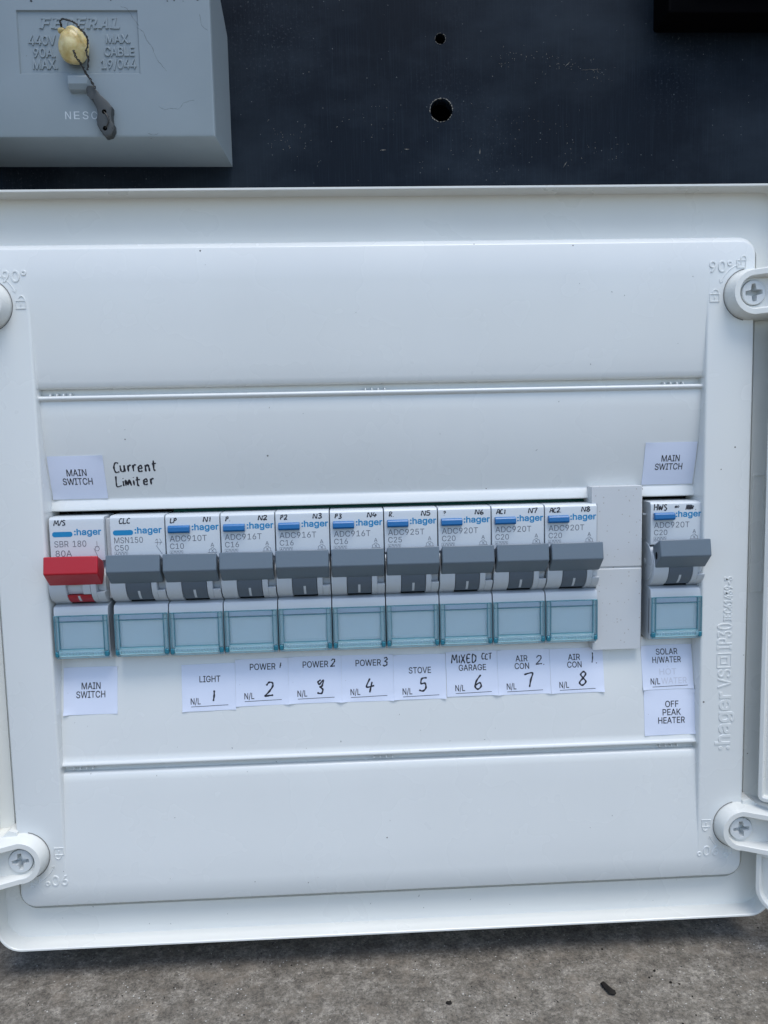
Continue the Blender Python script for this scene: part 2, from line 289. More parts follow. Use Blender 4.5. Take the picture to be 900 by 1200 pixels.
# printed text: sans-serif letter outlines (units 1/1000), filled by a 2-D curve
GLYPH = {"A":[479,[[277,510,199,507,16,0,88,3,133,141,346,141,394,0,463,0],[241,453,265,363,325,198,154,198,199,321,235,450]]],"B":[456,[[60,510,60,0,267,0,303,3,357,24,387,48,411,90,417,117,414,177,399,210,372,240,339,258,315,261,315,267,357,285,390,324,399,378,393,417,381,444,339,486,294,504,246,510],[126,231,264,231,312,216,333,198,351,168,354,123,348,102,330,78,300,63,258,57,126,57],[126,285,126,453,243,453,285,447,315,429,333,396,336,360,324,324,306,306,285,294,246,285]]],"C":[510,[[379,488,337,506,283,515,232,515,205,509,148,485,124,467,91,431,64,383,46,326,40,284,40,224,52,158,76,101,100,65,145,26,181,8,244,-7,310,-4,352,8,418,50,445,83,460,113,472,161,409,161,388,110,358,80,316,59,298,56,256,53,220,59,184,74,148,107,124,143,109,188,103,269,109,320,124,365,166,419,172,419,184,434,217,449,250,455,319,449,355,431,391,395,409,347,472,347,466,380,451,416,430,446]]],"D":[502,[[60,510,60,0,246,0,321,15,357,33,417,90,438,126,456,180,462,228,459,312,447,363,432,396,387,453,357,477,321,495,234,510],[126,453,225,453,285,444,336,417,378,366,396,306,396,204,378,144,360,123,357,111,321,81,258,60,126,57]]],"E":[418,[[375,0,375,57,126,57,126,228,354,228,354,285,126,285,126,453,372,453,372,510,60,510,60,0]]],"F":[410,[[60,0,126,0,126,222,345,222,345,279,126,279,126,453,369,453,369,510,60,510]]],"G":[520,[[298,515,232,515,202,509,169,497,127,470,97,440,67,392,46,332,40,284,46,176,67,116,85,86,103,62,145,26,172,11,244,-7,328,-1,376,17,418,47,457,101,472,140,478,188,478,257,283,257,283,200,415,200,409,152,391,113,352,74,310,56,235,56,184,74,148,107,124,143,109,188,103,239,109,320,124,365,142,395,184,434,217,449,247,455,316,449,352,431,388,395,406,350,472,350,466,386,451,416,418,458,367,494]]],"H":[517,[[60,0,126,0,126,231,393,231,393,0,456,0,456,510,393,510,393,288,126,288,126,510,60,510]]],"I":[300,[[31,0,268,0,268,57,184,57,184,453,268,453,268,510,31,510,31,453,118,453,118,57,31,57]]],"J":[396,[[336,509,273,509,273,143,267,104,252,77,210,53,177,50,147,56,120,74,102,107,99,173,33,173,36,104,57,53,78,29,123,2,177,-7,246,2,291,29,315,56,327,80,336,119]]],"K":[466,[[447,0,252,279,243,285,243,291,447,510,363,510,318,462,318,456,282,423,282,417,246,384,246,378,213,348,213,342,174,306,126,243,126,510,60,510,60,0,126,0,126,171,195,243,204,240,216,216,225,210,372,0]]],"L":[393,[[60,510,60,0,360,0,360,57,126,57,126,510]]],"M":[628,[[60,510,60,0,123,0,120,429,168,291,285,0,342,0,459,294,504,432,504,0,567,0,567,510,474,507,351,189,315,75,279,186,153,510]]],"N":[523,[[60,510,60,0,126,0,126,309,120,429,201,288,288,159,381,6,387,0,462,0,462,510,399,510,402,81,351,174,333,195,330,207,312,228,309,240,141,504,135,510]]],"O":[533,[[232,515,178,500,148,485,85,422,64,383,46,326,40,224,46,182,64,125,85,86,124,41,139,35,145,26,208,-1,292,-7,337,2,388,26,433,65,454,95,487,176,493,224,490,311,481,353,460,404,433,443,406,470,331,509,301,515],[226,452,307,452,358,428,385,404,406,371,427,308,427,200,409,143,367,89,361,89,349,74,313,59,256,53,220,59,184,74,148,107,124,143,109,188,103,269,109,320,124,365,145,398,172,425]]],"P":[444,[[60,0,126,0,126,186,252,186,297,192,339,210,366,231,387,258,405,303,405,393,384,441,336,486,291,504,240,510,60,510],[126,453,270,450,309,432,336,399,345,354,342,315,321,273,291,252,255,243,126,243]]],"Q":[533,[[466,-48,403,36,436,69,460,105,478,144,490,198,490,312,478,363,454,414,388,483,325,510,244,516,208,510,151,486,85,423,58,369,46,327,40,225,55,147,70,111,91,78,127,39,178,9,232,-6,301,-6,358,12,400,-48],[256,456,313,450,349,435,388,399,409,366,427,309,430,273,427,201,412,150,385,105,367,90,313,159,247,159,304,78,316,69,316,60,286,54,226,57,202,66,172,84,145,111,124,144,109,189,103,240,109,318,124,366,148,402,184,435,220,450]]],"R":[449,[[60,510,60,0,126,0,126,198,246,198,351,0,426,0,315,204,315,213,333,216,369,240,387,264,405,306,405,399,378,453,336,489,294,504,240,510],[126,453,270,450,312,432,333,408,345,366,342,321,327,288,306,270,273,258,126,255]]],"S":[446,[[242,516,185,513,143,501,110,483,74,450,56,411,53,390,59,324,89,285,128,258,293,207,329,183,344,159,347,138,341,111,311,72,281,57,230,48,170,57,143,69,116,96,104,138,38,138,44,99,62,60,95,27,119,12,176,-6,272,-6,323,9,356,30,380,54,404,99,407,120,407,165,398,195,359,240,308,267,170,306,134,330,119,351,116,393,128,420,170,450,209,459,257,456,302,438,326,414,338,378,401,378,395,417,380,447,347,480,311,501]]],"T":[448,[[257,0,257,453,416,453,416,510,32,510,32,453,194,453,194,0]]],"U":[517,[[60,508,60,160,66,121,84,79,132,28,198,-2,273,-8,318,-2,363,13,378,28,402,40,432,76,453,127,456,508,393,508,393,166,381,118,360,88,333,67,273,52,219,55,186,67,153,94,132,130,123,175,123,508]]],"V":[479,[[16,510,202,0,280,0,463,510,394,510,259,117,244,57,238,57,184,234,85,510]]],"W":[686,[[670,510,601,507,508,144,493,66,457,222,379,510,304,507,208,138,196,66,190,69,172,165,85,504,82,510,16,510,154,0,232,3,316,309,340,429,346,426,370,309,454,0,529,0]]],"X":[474,[[18,0,93,0,198,150,234,216,240,216,264,168,381,0,456,0,276,261,447,510,375,510,273,366,240,303,105,510,30,510,201,258]]],"Y":[472,[[202,0,268,0,268,210,454,510,382,510,376,504,268,327,238,261,190,351,178,363,94,507,16,510,166,264,178,252,190,225,202,213]]],"Z":[438,[[40,510,40,453,322,453,268,381,238,330,229,324,52,57,43,51,43,0,400,0,400,57,115,54,397,459,397,510]]],"0":[453,[[210,515,174,509,129,485,93,446,69,398,51,326,48,209,63,128,93,62,129,23,168,2,237,-7,285,2,324,23,360,62,384,110,402,182,405,299,384,398,360,446,339,464,339,470,324,485,279,509],[228,461,276,446,315,404,333,356,345,260,339,182,315,104,288,71,264,56,237,50,189,56,165,71,138,104,120,152,108,245,114,326,138,404,177,446]]],"1":[453,[[391,0,391,54,277,54,277,510,196,510,85,426,85,357,196,441,211,447,211,54,76,54,76,0]]],"2":[453,[[64,0,388,0,388,57,154,57,154,63,247,156,247,162,337,258,373,321,382,369,376,414,352,459,307,498,265,513,187,513,130,489,85,444,70,405,67,363,127,363,133,402,157,438,190,456,235,459,274,450,307,423,319,393,319,360,313,330,286,285,64,48]]],"3":[453,[[71,509,71,452,287,452,281,437,158,302,158,248,245,245,284,230,320,191,329,134,323,107,299,74,272,59,227,50,173,56,146,68,116,101,110,131,44,131,50,92,68,59,101,26,170,-4,233,-7,311,11,317,20,341,32,377,77,392,128,389,182,371,224,341,257,296,281,236,287,224,293,371,458,371,509]]],"4":[453,[[310,510,244,507,103,261,79,228,73,210,40,162,40,105,283,105,283,0,343,0,343,105,412,105,412,162,343,162,343,318,283,318,283,162,109,162,115,180,139,213,145,231,169,264]]],"5":[453,[[366,509,96,509,66,254,129,245,165,269,216,278,255,272,276,263,303,239,318,215,327,182,327,143,312,98,276,62,255,53,213,50,171,59,135,92,126,107,123,131,60,131,66,89,84,56,114,26,144,8,207,-7,273,-1,315,17,324,29,342,38,372,80,387,122,390,194,381,230,366,260,339,293,291,323,234,335,177,326,135,302,150,452,366,452]]],"6":[453,[[322,509,250,509,136,341,88,257,70,212,64,149,67,119,82,74,124,26,178,-1,241,-7,268,-4,313,14,349,44,370,74,385,110,385,203,370,242,340,278,310,299,247,314,196,308,175,296],[196,263,232,266,277,254,313,218,325,188,328,152,316,101,292,71,250,50,202,50,172,62,148,83,127,128,127,188,139,218,166,248]]],"7":[453,[[98,0,167,0,350,372,356,375,392,447,392,510,62,510,62,453,323,453,323,444]]],"8":[453,[[271,512,205,515,148,500,118,482,97,461,73,413,73,350,91,308,118,281,151,269,151,263,124,257,100,242,64,197,52,152,55,101,73,62,100,32,133,11,184,-4,241,-7,313,8,349,29,370,50,397,98,400,155,388,197,352,242,328,257,301,263,301,269,334,281,361,308,379,353,379,413,361,452,337,479,310,497],[115,128,118,167,130,191,163,221,220,236,256,233,298,215,322,191,337,149,334,113,325,92,292,62,253,50,199,50,160,62,127,92],[310,419,319,386,316,347,301,320,280,302,232,290,190,296,163,308,142,332,133,362,136,404,154,434,169,446,229,461,283,446]]],"9":[453,[[130,0,202,0,319,171,328,195,370,261,385,303,385,393,367,438,331,480,274,510,214,516,178,510,142,495,91,447,67,393,67,306,82,267,115,228,157,204,202,195,259,201,277,213],[250,459,280,447,313,411,325,381,325,321,313,291,283,258,238,243,199,246,175,255,139,291,124,348,127,378,139,411,172,447,205,459]]],":":[187,[[140,26,140,56,116,83,83,86,53,62,53,23,62,8,77,-1,116,-1],[80,272,110,272,122,278,140,302,140,332,116,359,77,359,62,350,53,335,53,296]]],"/":[249,[[14,-76,71,-76,74,-70,236,533,176,530]]],".":[187,[[140,26,140,56,116,83,83,86,53,62,53,23,62,8,77,-1,116,-1]]],"-":[453,[[114,188,336,188,336,245,114,245]]],"°":[316,[[46,430,43,385,61,334,94,301,127,286,190,286,223,301,259,340,271,370,271,424,259,454,232,487,184,511,133,511,97,496,67,469],[214,364,193,343,163,334,124,343,103,364,94,394,103,430,127,454,145,460,160,463,190,454,214,430,223,400]]],"a":[389,[[336,0,336,276,321,324,288,360,234,381,183,384,105,366,57,324,42,297,45,288,102,276,111,294,144,321,207,330,243,321,267,297,276,249,267,234,117,210,78,195,57,180,39,156,30,120,33,75,48,42,75,15,96,3,123,-6,168,-9,216,0,249,21,267,48,276,51,276,0],[276,189,276,129,270,105,258,84,228,57,204,48,162,45,129,51,102,72,93,96,93,120,108,144,141,162,228,174]]],"e":[404,[[208,385,148,376,115,361,76,325,52,286,40,250,34,172,40,127,52,91,76,52,100,28,157,-2,232,-8,277,1,313,19,349,55,364,91,304,103,289,76,256,52,220,46,178,49,148,61,118,91,100,133,97,169,370,169,370,235,358,283,340,319,316,346,271,373],[97,220,106,265,124,295,154,319,202,331,232,328,262,316,286,292,307,241,307,220]]],"g":[425,[[373,380,313,380,313,320,298,329,286,350,247,377,229,383,145,377,97,350,76,329,52,290,37,242,37,140,58,83,88,44,145,11,211,5,256,17,286,38,304,68,310,68,310,-22,304,-49,283,-76,244,-94,199,-97,163,-91,121,-67,103,-43,94,-43,52,-67,82,-112,136,-142,223,-151,295,-136,325,-118,349,-94,367,-58,373,-13],[238,326,262,314,289,287,301,266,313,200,310,152,289,98,265,74,217,59,172,62,145,74,109,119,97,161,97,224,109,266,115,269,124,293,145,314,190,329]]],"h":[410,[[356,0,356,267,341,324,314,357,290,372,266,381,215,384,191,381,152,363,125,336,113,312,113,510,53,510,53,0,113,0,113,231,125,285,155,315,182,327,206,330,248,324,275,303,290,279,296,246,296,0]]],"r":[259,[[53,0,113,0,113,240,122,279,140,303,164,318,203,327,242,321,242,384,197,384,152,369,125,342,116,321,113,378,53,378]]],"c":[395,[[304,358,256,379,211,385,157,379,115,361,79,328,55,292,40,247,34,202,40,127,52,91,76,52,115,16,154,-2,196,-8,262,-2,310,22,340,52,364,103,304,118,292,88,271,64,247,52,217,46,175,49,145,64,121,91,106,118,97,157,97,217,106,256,124,289,169,325,205,331,244,325,268,313,292,289,301,262,361,277,343,319]]]}
def text_mesh(body, ext=0.0, bev=0.0, bold=0.0, sp=1.0):
    cu = bpy.data.curves.new('t', 'CURVE'); cu.dimensions = '2D'; cu.fill_mode = 'BOTH'
    cu.offset = bold; cu.extrude = ext; cu.bevel_depth = bev; cu.bevel_resolution = 1 if bev else 0
    x = 0
    for ch in body:
        if ch == ' ': x += .28; continue
        adv, loops = GLYPH[ch]
        for L in loops:
            n = len(L)//2; sl = cu.splines.new('POLY'); sl.points.add(n-1); sl.use_cyclic_u = True
            for k in range(n): sl.points[k].co = (x+L[2*k]/1000, L[2*k+1]/1000, 0, 1)
        x += adv/1000*sp
    o = bpy.data.objects.new('t', cu); COL.objects.link(o)
    bpy.context.view_layer.update()
    me = bpy.data.meshes.new_from_object(o.evaluated_get(bpy.context.evaluated_depsgraph_get()))
    bpy.data.objects.remove(o); bpy.data.curves.remove(cu)
    return me
CAP = max(v.co.y for v in text_mesh('H').vertices)
def add_text(bm, body, x, z, h, y, width=None, align='L', bold=0.0, ext=0.0, bev=0.0, rot=0.0, shear=0.0, sp=1.0, push=0.0):
    """h = capital height in mm; (x,z) baseline anchor; y = depth or surface function"""
    s = h/CAP
    me = text_mesh(body, ext/s, bev/s, bold, sp)
    xs = [v.co.x for v in me.vertices]; a, b = min(xs), max(xs)
    sx = s if width is None else width/(b-a)
    w = (b-a)*sx; x0 = {'L': 0, 'C': -w/2, 'R': -w}[align]
    c, sn = math.cos(rot), math.sin(rot)
    vs = []
    for v in me.vertices:
        lx = (v.co.x-a)*sx+x0+shear*v.co.y*s; lz = v.co.y*s; ly = -v.co.z*s
        X = x+lx*c-lz*sn; Z = z+lx*sn+lz*c
        Y = (y(X, Z) if callable(y) else y)+ly-push
        vs.append(bm.verts.new((X, Y, Z)))
    for p in me.polygons:
        try: bm.faces.new([vs[i] for i in p.vertices])
        except ValueError: pass
    bpy.data.meshes.remove(me)

# hand lettering: stroke shapes in a unit box
HW = {
 '1': [[(.25, 1), (.28, .5), (.25, 0)]],
 '2': [[(.05, .78), (.2, .98), (.45, .95), (.5, .7), (.3, .35), (.05, .03), (.3, .06), (.62, .08)]],
 '3': [[(.1, .92), (.35, 1), (.5, .8), (.25, .55), (.5, .42), (.5, .1), (.2, 0), (.05, .12)]],
 'h3': [[(.3, .98), (.12, .85), (.22, .68), (.48, .95), (.42, .55), (.28, .5), (.5, .3), (.42, .03), (.12, .08)]],
 '4': [[(.3, 1), (.12, .4), (.7, .48)], [(.5, .75), (.42, 0)]],
 '5': [[(.55, 1), (.18, .95), (.15, .58), (.45, .6), (.55, .25), (.35, .02), (.05, .1)]],
 '6': [[(.42, 1), (.15, .6), (.08, .2), (.3, 0), (.52, .2), (.4, .45), (.12, .3)]],
 '7': [[(.0, .88), (.55, .98), (.4, .5), (.28, 0)]],
 '8': [[(.5, .82), (.3, 1), (.1, .8), (.3, .55), (.55, .25), (.3, 0), (.08, .22), (.3, .52), (.5, .82)]],
 '.': [[(.1, .05), (.16, .0)]], '?': [[(.08, .8), (.3, 1), (.45, .8), (.22, .5)], [(.22, .1), (.24, .05)]],
 'M': [[(.0, 0), (.12, .95), (.35, .35), (.6, .95), (.7, 0)]], 'N': [[(.0, 0), (.08, .95), (.5, .05), (.6, 1)]],
 'S': [[(.5, .9), (.2, .98), (.1, .7), (.45, .4), (.4, .05), (.05, .05)]], '/': [[(.0, 0), (.35, 1)]],
 'C': [[(.5, .9), (.2, .95), (.03, .5), (.15, .06), (.5, .1)]], 'L': [[(.08, 1), (.05, .04), (.5, .08)]],
 'P': [[(.05, 0), (.12, .95)], [(.0, .9), (.42, .95), (.42, .6), (.1, .5)]],
 'R': [[(.05, 0), (.1, .95), (.45, .9), (.4, .6), (.12, .5), (.5, 0)]],
 'A': [[(.0, 0), (.2, .95), (.5, .9), (.55, 0)], [(.08, .45), (.5, .45)]],
 'H': [[(.05, 1), (.05, 0)], [(.5, 1), (.5, 0)], [(.05, .5), (.5, .52)]],
 'W': [[(.0, 1), (.15, .05), (.3, .7), (.48, .05), (.68, 1)]], 'X': [[(.0, 1), (.5, 0)], [(.5, 1), (.0, 0)]],
 'I': [[(.12, .9), (.12, .05)]], 'E': [[(.5, .95), (.1, .9), (.1, .05), (.5, .08)], [(.1, .5), (.42, .5)]],
 'D': [[(.08, .95), (.08, .03), (.45, .15), (.5, .7), (.05, .98)]], 'T': [[(.0, .95), (.6, 1)], [(.3, .95), (.28, 0)]],
 'u': [[(.0, .6), (.05, .1), (.3, .08), (.38, .6)], [(.38, .6), (.4, .0)]], 'r': [[(.03, .6), (.06, 0)], [(.06, .4), (.2, .62), (.36, .58)]],
 'e': [[(.05, .32), (.38, .36), (.3, .62), (.05, .4), (.12, .04), (.42, .1)]], 'n': [[(.03, .6), (.05, 0)], [(.05, .42), (.25, .62), (.36, .4), (.38, 0)]],
 't': [[(.18, .95), (.15, .1), (.3, .02)], [(.0, .62), (.42, .68)]], 'i': [[(.1, .55), (.1, .02)], [(.12, .85), (.14, .8)]],
 'm': [[(.0, 0), (.04, .58), (.2, .1), (.36, .6), (.5, .0)]], 'o': [[(.2, .6), (.02, .35), (.2, .05), (.4, .3), (.22, .6)]],
 '#': [[(.0, 0), (.1, 1), (.2, .1), (.3, 1), (.4, 0), (.5, 1), (.6, .05), (.7, .95), (.8, .1), (.95, .8)], [(0, .6), (.9, .5)], [(0, .3), (.95, .25)], [(.05, .8), (.9, .75)]],
 ' ': []}
ADV = {'1': .45, '.': .3, 'M': .85, 'W': .82, 'm': .68, 'i': .3, 'I': .32, '/': .42, ' ': .4, '#': 1.1, 'r': .48, '4': .8, 'C': .62, 'L': .6}
def add_hand(bm, s, x, z, h, y, w=.22, slant=.08, wide=1.0, seed=0, rot=0.0):
    r = random.Random(seed*31+len(s)); cx = 0; k = 0
    toks = s if isinstance(s, list) else list(s)
    c, sn = math.cos(rot), math.sin(rot)
    for ch in toks:
        dz = r.uniform(-.05, .05)*h; hh = h*r.uniform(.93, 1.05)
        for st in HW[ch]:
            k += 1
            P = catmull(st, 5); Q = []
            for (a, b) in P:
                lx = (cx+a*wide*hh)+slant*b*hh; lz = b*hh+dz
                Q.append((x+lx*c-lz*sn, z+lx*sn+lz*c))
            n = len(Q); prev = None
            for i, (qx, qz) in enumerate(Q):
                ax, az = Q[max(i-1, 0)]; bx_, bz = Q[min(i+1, n-1)]
                t = Vector((bx_-ax, bz-az)); t = t.normalized() if t.length > 1e-9 else Vector((0, 1))
                nx, nz = -t.y, t.x
                ww = w*(1+.25*math.sin(i*1.3+k))*(.75 if i in (0, n-1) else 1)
                Y = y(qx, qz) if callable(y) else y
                cur = [bm.verts.new((qx+nx*ww*f, Y-(.012+.0015*k) - (.05 if f == 0 else 0), qz+nz*ww*f)) for f in (-1, 0, 1)]
                if prev:
                    for q in (0, 1): bm.faces.new((prev[q], prev[q+1], cur[q+1], cur[q]))
                prev = cur
        cx += ADV.get(ch, .68)*wide*h

def bezel_plate(bm, outer, holes, yf, yb, ch=0.0, front_y=None):
    """solid plate from 2-D outlines: front face with holes, chamfered rim, walls"""
    cx = sum(p[0] for p in outer)/len(outer); cz = sum(p[1] for p in outer)/len(outer)
    if ch:
        n = len(outer); ins = []
        for i in range(n):
            a, p, b = outer[i-1], outer[i], outer[(i+1) % n]
            t = Vector((b[0]-a[0], b[1]-a[1])).normalized(); nx, nz = -t.y, t.x
            if (cx-p[0])*nx+(cz-p[1])*nz < 0: nx, nz = -nx, -nz
            ins.append((p[0]+nx*ch, p[1]+nz*ch, nx, nz, p))
        f = ring(bm, [(q[0], q[1]) for q in ins], yf)
        mid = ring(bm, [(q[4][0]+q[2]*ch*.3, q[4][1]+q[3]*ch*.3) for q in ins], yf+ch*.3)
        o = ring(bm, outer, yf+ch); bridge(bm, f, mid); bridge(bm, mid, o)
    else: f = o = ring(bm, outer, yf)
    b = ring(bm, outer, yb); bridge(bm, o, b)
    hl = []
    for h in holes:
        hf = ring(bm, h, yf); hb = ring(bm, h, yb); bridge(bm, hf, hb); hl.append(hf)
    fill(bm, f, *hl)

# ================================================================ SETTING
# board the gear is screwed to, with two drilled holes
XB = 1100
bm = bmesh.new()
big = [(-XB, -182), (XB, -182), (XB, 1300), (-XB, 1300)]
def chipped(cx, cz, r, n=44, j=.05): return [(cx+r*(1+rnd.uniform(-j, j))*math.cos(2*math.pi*k/n), cz+r*(1+rnd.uniform(-j, j))*math.sin(2*math.pi*k/n)) for k in range(n)]
H1 = (38.6, 151.4, 2.0); H2 = (38.6, 125.2, 4.3)
bezel_plate(bm, big, [chipped(*H1), chipped(*H2)], 60, 66)
b4 = ring(bm, big, 82); bm.faces.new(b4)
wallp = obj('wall', bm, PANEL, smooth=0); wallp['kind'] = 'structure'; 
# pale chipped fibres round the drilled holes
for (cx, cz, r), n in ((H2, 44), (H1, 26)):
    bm = bmesh.new()
    for k in range(n):
        a = 2*math.pi*k/n+rnd.uniform(-.05, .05)
        if rnd.random() < .12: continue
        rr = r*rnd.uniform(1.0, 1.04); s = rnd.uniform(.03, .2)*(1 if r > 3 else .6)
        p = [(cx+(rr+dr)*math.cos(a+da), cz+(rr+dr)*math.sin(a+da)) for dr, da in ((-s*.6, -.07), (s, -.03), (s*.7, .06), (-s*.6, .07))]
        f = ring(bm, p, 59.9-rnd.uniform(0, .08)); b = ring(bm, p, 60.6); bridge(bm, f, b); bm.faces.new(f)
    o = obj('chipped_edge', bm, RIM, wallp, 0); o['kind'] = 'stuff'
bm = bmesh.new(); v = ring(bm, [(30, 110), (50, 110), (50, 160), (30, 160)], 81.5); bm.faces.new(v)
obj('hole_backing', bm, VOID, wallp, 0)
# scuff marks near the right hole
bm = bmesh.new()
for (x, z, L, a, w) in ((15.7, 110.5, 2.2, .1, .18), (25, 110.7, 1.8, 0, .2), (53.5, 109.8, 1.9, 1.5, .2), (87, 104.5, 2.6, 1.0, .10), (62, 142, 2, -.5, .07), (88, 142, 2.6, .8, .09), (97, 140, 8, .03, .05)):
    n = 7; pr = None
    for k in range(n):
        t = k/(n-1)-.5; ww = w*rnd.uniform(.2, 1)*(1-abs(t)*1.4)
        cxx = x+L*t*math.cos(a); czz = z+L*t*math.sin(a)+rnd.uniform(-.1, .1)
        cur = [bm.verts.new((cxx-math.sin(a)*ww*s, 59.95-(.03 if s == 0 else 0), czz+math.cos(a)*ww*s)) for s in (-1, 0, 1)]
        if pr:
            for q in (0, 1): bm.faces.new((pr[q], pr[q+1], cur[q+1], cur[q]))
        pr = cur
for k in range(210):
    cxx, czz, sx_, sz_ = rnd.choice(((67, 144, 8, 4), (84, 143, 9, 5), (100, 138, 12, 6), (74, 118, 22, 10), (96, 110, 25, 8), (10, 122, 18, 10), (-20, 116, 14, 8), (60, 112, 60, 10)))
    x = rnd.gauss(cxx, sx_*.5); z = rnd.gauss(czz, sz_*.5); L = rnd.choice((.15, .2, .3, .5)); a = rnd.uniform(0, 3.14)
    if z < 92 or x < -38: continue
    w_ = rnd.uniform(.03, .08)
    p = [(x+L*.5*math.cos(a)*q-w_*math.sin(a)*u, z+L*.5*math.sin(a)*q+w_*math.cos(a)*u) for q, u in ((-1, 0), (-.4, -1), (.6, -.7), (1, .1), (.3, 1), (-.6, .6))]
    f = ring(bm, p, 59.93); b = ring(bm, p, 60.2); bridge(bm, f, b); bm.faces.new(f)
o = obj('scuff_marks', bm, RIM, wallp, 0); o['kind'] = 'stuff'

# concrete slab below
GZ = -181.5
bm = bmesh.new()
xs = [-9000, -1200, -400]+[-200+i*8 for i in range(56)]+[400, 1200, 9000]
ys = [-14000, -3000, -900, -300]+[-150+i*7 for i in range(33)]+[400, 3000]
g = {}
for i, x in enumerate(xs):
    for j, y in enumerate(ys):
        inn = -200 <= x <= 240 and -150 <= y <= 74
        z = GZ+(rnd.uniform(-.35, .35) if inn else 0); g[i, j] = bm.verts.new((x, y, z))
for i in range(len(xs)-1):
    for j in range(len(ys)-1): bm.faces.new((g[i, j], g[i+1, j], g[i+1, j+1], g[i, j+1]))
gr = obj('ground', bm, CONC, smooth=180); gr['kind'] = 'structure'
def crumb(name, label, x, y, r, rz, el=1.0):
    bm = bmesh.new(); bmesh.ops.create_icosphere(bm, subdivisions=2, radius=1)
    rr = random.Random(int(x*10))
    for v in bm.verts:
        s = r*(1+rr.uniform(-.25, .25)); v.co = Vector((v.co.x*s*el, v.co.y*s, v.co.z*s*.8))
        if .1*r*el < v.co.x < r*.5*el: v.co.y *= .45; v.co.z *= .6
        if v.co.x > .4*r*el: v.co.y *= 1.25
    bmesh.ops.rotate(bm, verts=bm.verts, matrix=Matrix.Rotation(rz, 3, 'Z'))
    bmesh.ops.translate(bm, verts=bm.verts, vec=(x, y, GZ+r*.5))
    o = obj(name, bm, CHIPM, origin=(x, y, GZ), smooth=60); o['label'] = label; o['category'] = 'debris'; return o
bm = bmesh.new()
for k in range(260):
    x = rnd.uniform(-130, 160); y = rnd.uniform(-75, 10); r = rnd.choice((.12, .16, .2, .3))
    t = bmesh.ops.create_icosphere(bm, subdivisions=1, radius=r*rnd.uniform(.7, 1.2))
    bmesh.ops.translate(bm, verts=t['verts'], vec=(x, y, GZ+r*.3))
for x, y, r in ((98, -11, .4), (101, -17, .5), (103.5, -18, .4), (84, 1, .35), (95, -14, .3)):
    t = bmesh.ops.create_icosphere(bm, subdivisions=2, radius=r)
    for v in t['verts']: v.co *= 1+rnd.uniform(-.25, .25)
    bmesh.ops.translate(bm, verts=t['verts'], vec=(x, y, GZ+r*.4))
o = obj('grit', bm, CHIPM, smooth=0); o['kind'] = 'stuff'; o['label'] = 'fine dark grit scattered over the concrete'; o['category'] = 'grit'

# ================================================================ SWITCHBOARD ENCLOSURE
enc = root('switchboard_enclosure', 'large white plastic switchboard enclosure with its cover on, below the grey fuse box', 'switchboard', (9.04, 60, -170))
TX0, TX1, TZ0, TZ1 = -122.6, 143.2, -169.9, 77.6
FL = 4.5
# --- tray with raised lip
bm = bmesh.new()
def inset(x0, x1, z0, z1, d): return (x0+d, x1-d, z0+d, z1-d)
O = rrect(TX0, TX1, TZ0, TZ1, 8)
r_back = ring(bm, O, 60)
r_out = ring(bm, rrect(TX0, TX1, TZ0, TZ1, 8), -1.5)
r_top = ring(bm, rrect(*inset(TX0, TX1, TZ0, TZ1, .25), 7.8), -2.0)
r_top2 = ring(bm, rrect(*inset(TX0, TX1, TZ0, TZ1, .75), 7.3), -2.0)
r_in = ring(bm, rrect(*inset(TX0, TX1, TZ0, TZ1, .95), 7.1), -1.7)
r_b = ring(bm, rrect(*inset(TX0, TX1, TZ0, TZ1, 1.0), 7), FL-.8)
r_c = ring(bm, rrect(*inset(TX0, TX1, TZ0, TZ1, 1.1), 6.9), FL-.08)
r_d = ring(bm, rrect(*inset(TX0, TX1, TZ0, TZ1, 1.3), 6.8), FL)
for a, b in ((r_back, r_out), (r_out, r_top), (r_top, r_top2), (r_top2, r_in), (r_in, r_b), (r_b, r_c), (r_c, r_d)): bridge(bm, a, b)
GAPL = rrect(-116.9, 135.2, -158.6, 62.4, 6.5)
hole = ring(bm, GAPL, FL)
fill(bm, r_d, hole)
h2 = ring(bm, GAPL, FL+2.6); bridge(bm, hole, h2); h3 = ring(bm, rrect(-111, 129, -151, 58, 5), FL+2.6); bridge(bm, h2, h3); h4 = ring(bm, rrect(-111, 129, -151, 58, 5), 40); bridge(bm, h3, h4); bm.faces.new(h4)
obj('base_tray', bm, TRAY, enc, 30)
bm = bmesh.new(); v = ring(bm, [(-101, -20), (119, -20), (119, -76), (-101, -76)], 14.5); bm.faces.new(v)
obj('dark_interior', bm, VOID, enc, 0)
# little moulded pads and seams beside the cover
for (x0, x1, z0, z1) in ((135.6, 140.2, -56, -15.5), ):
    bm = bmesh.new(); bezel_plate(bm, rrect(x0, x1, z0, z1, .6, 3), [rrect(x0+.45, x1-.45, z0+.45, z1-.45, .4, 3)], FL-.35, FL+.2)
    obj('moulded_pad', bm, TRAY, enc, 30)
for z in (2.2, -96.5, 5.5):
    bm = bmesh.new(); box(bm, 135.4, 141.5, FL-.12, FL+.2, z, z+.22); obj('seam', bm, TRAY, enc, 0)

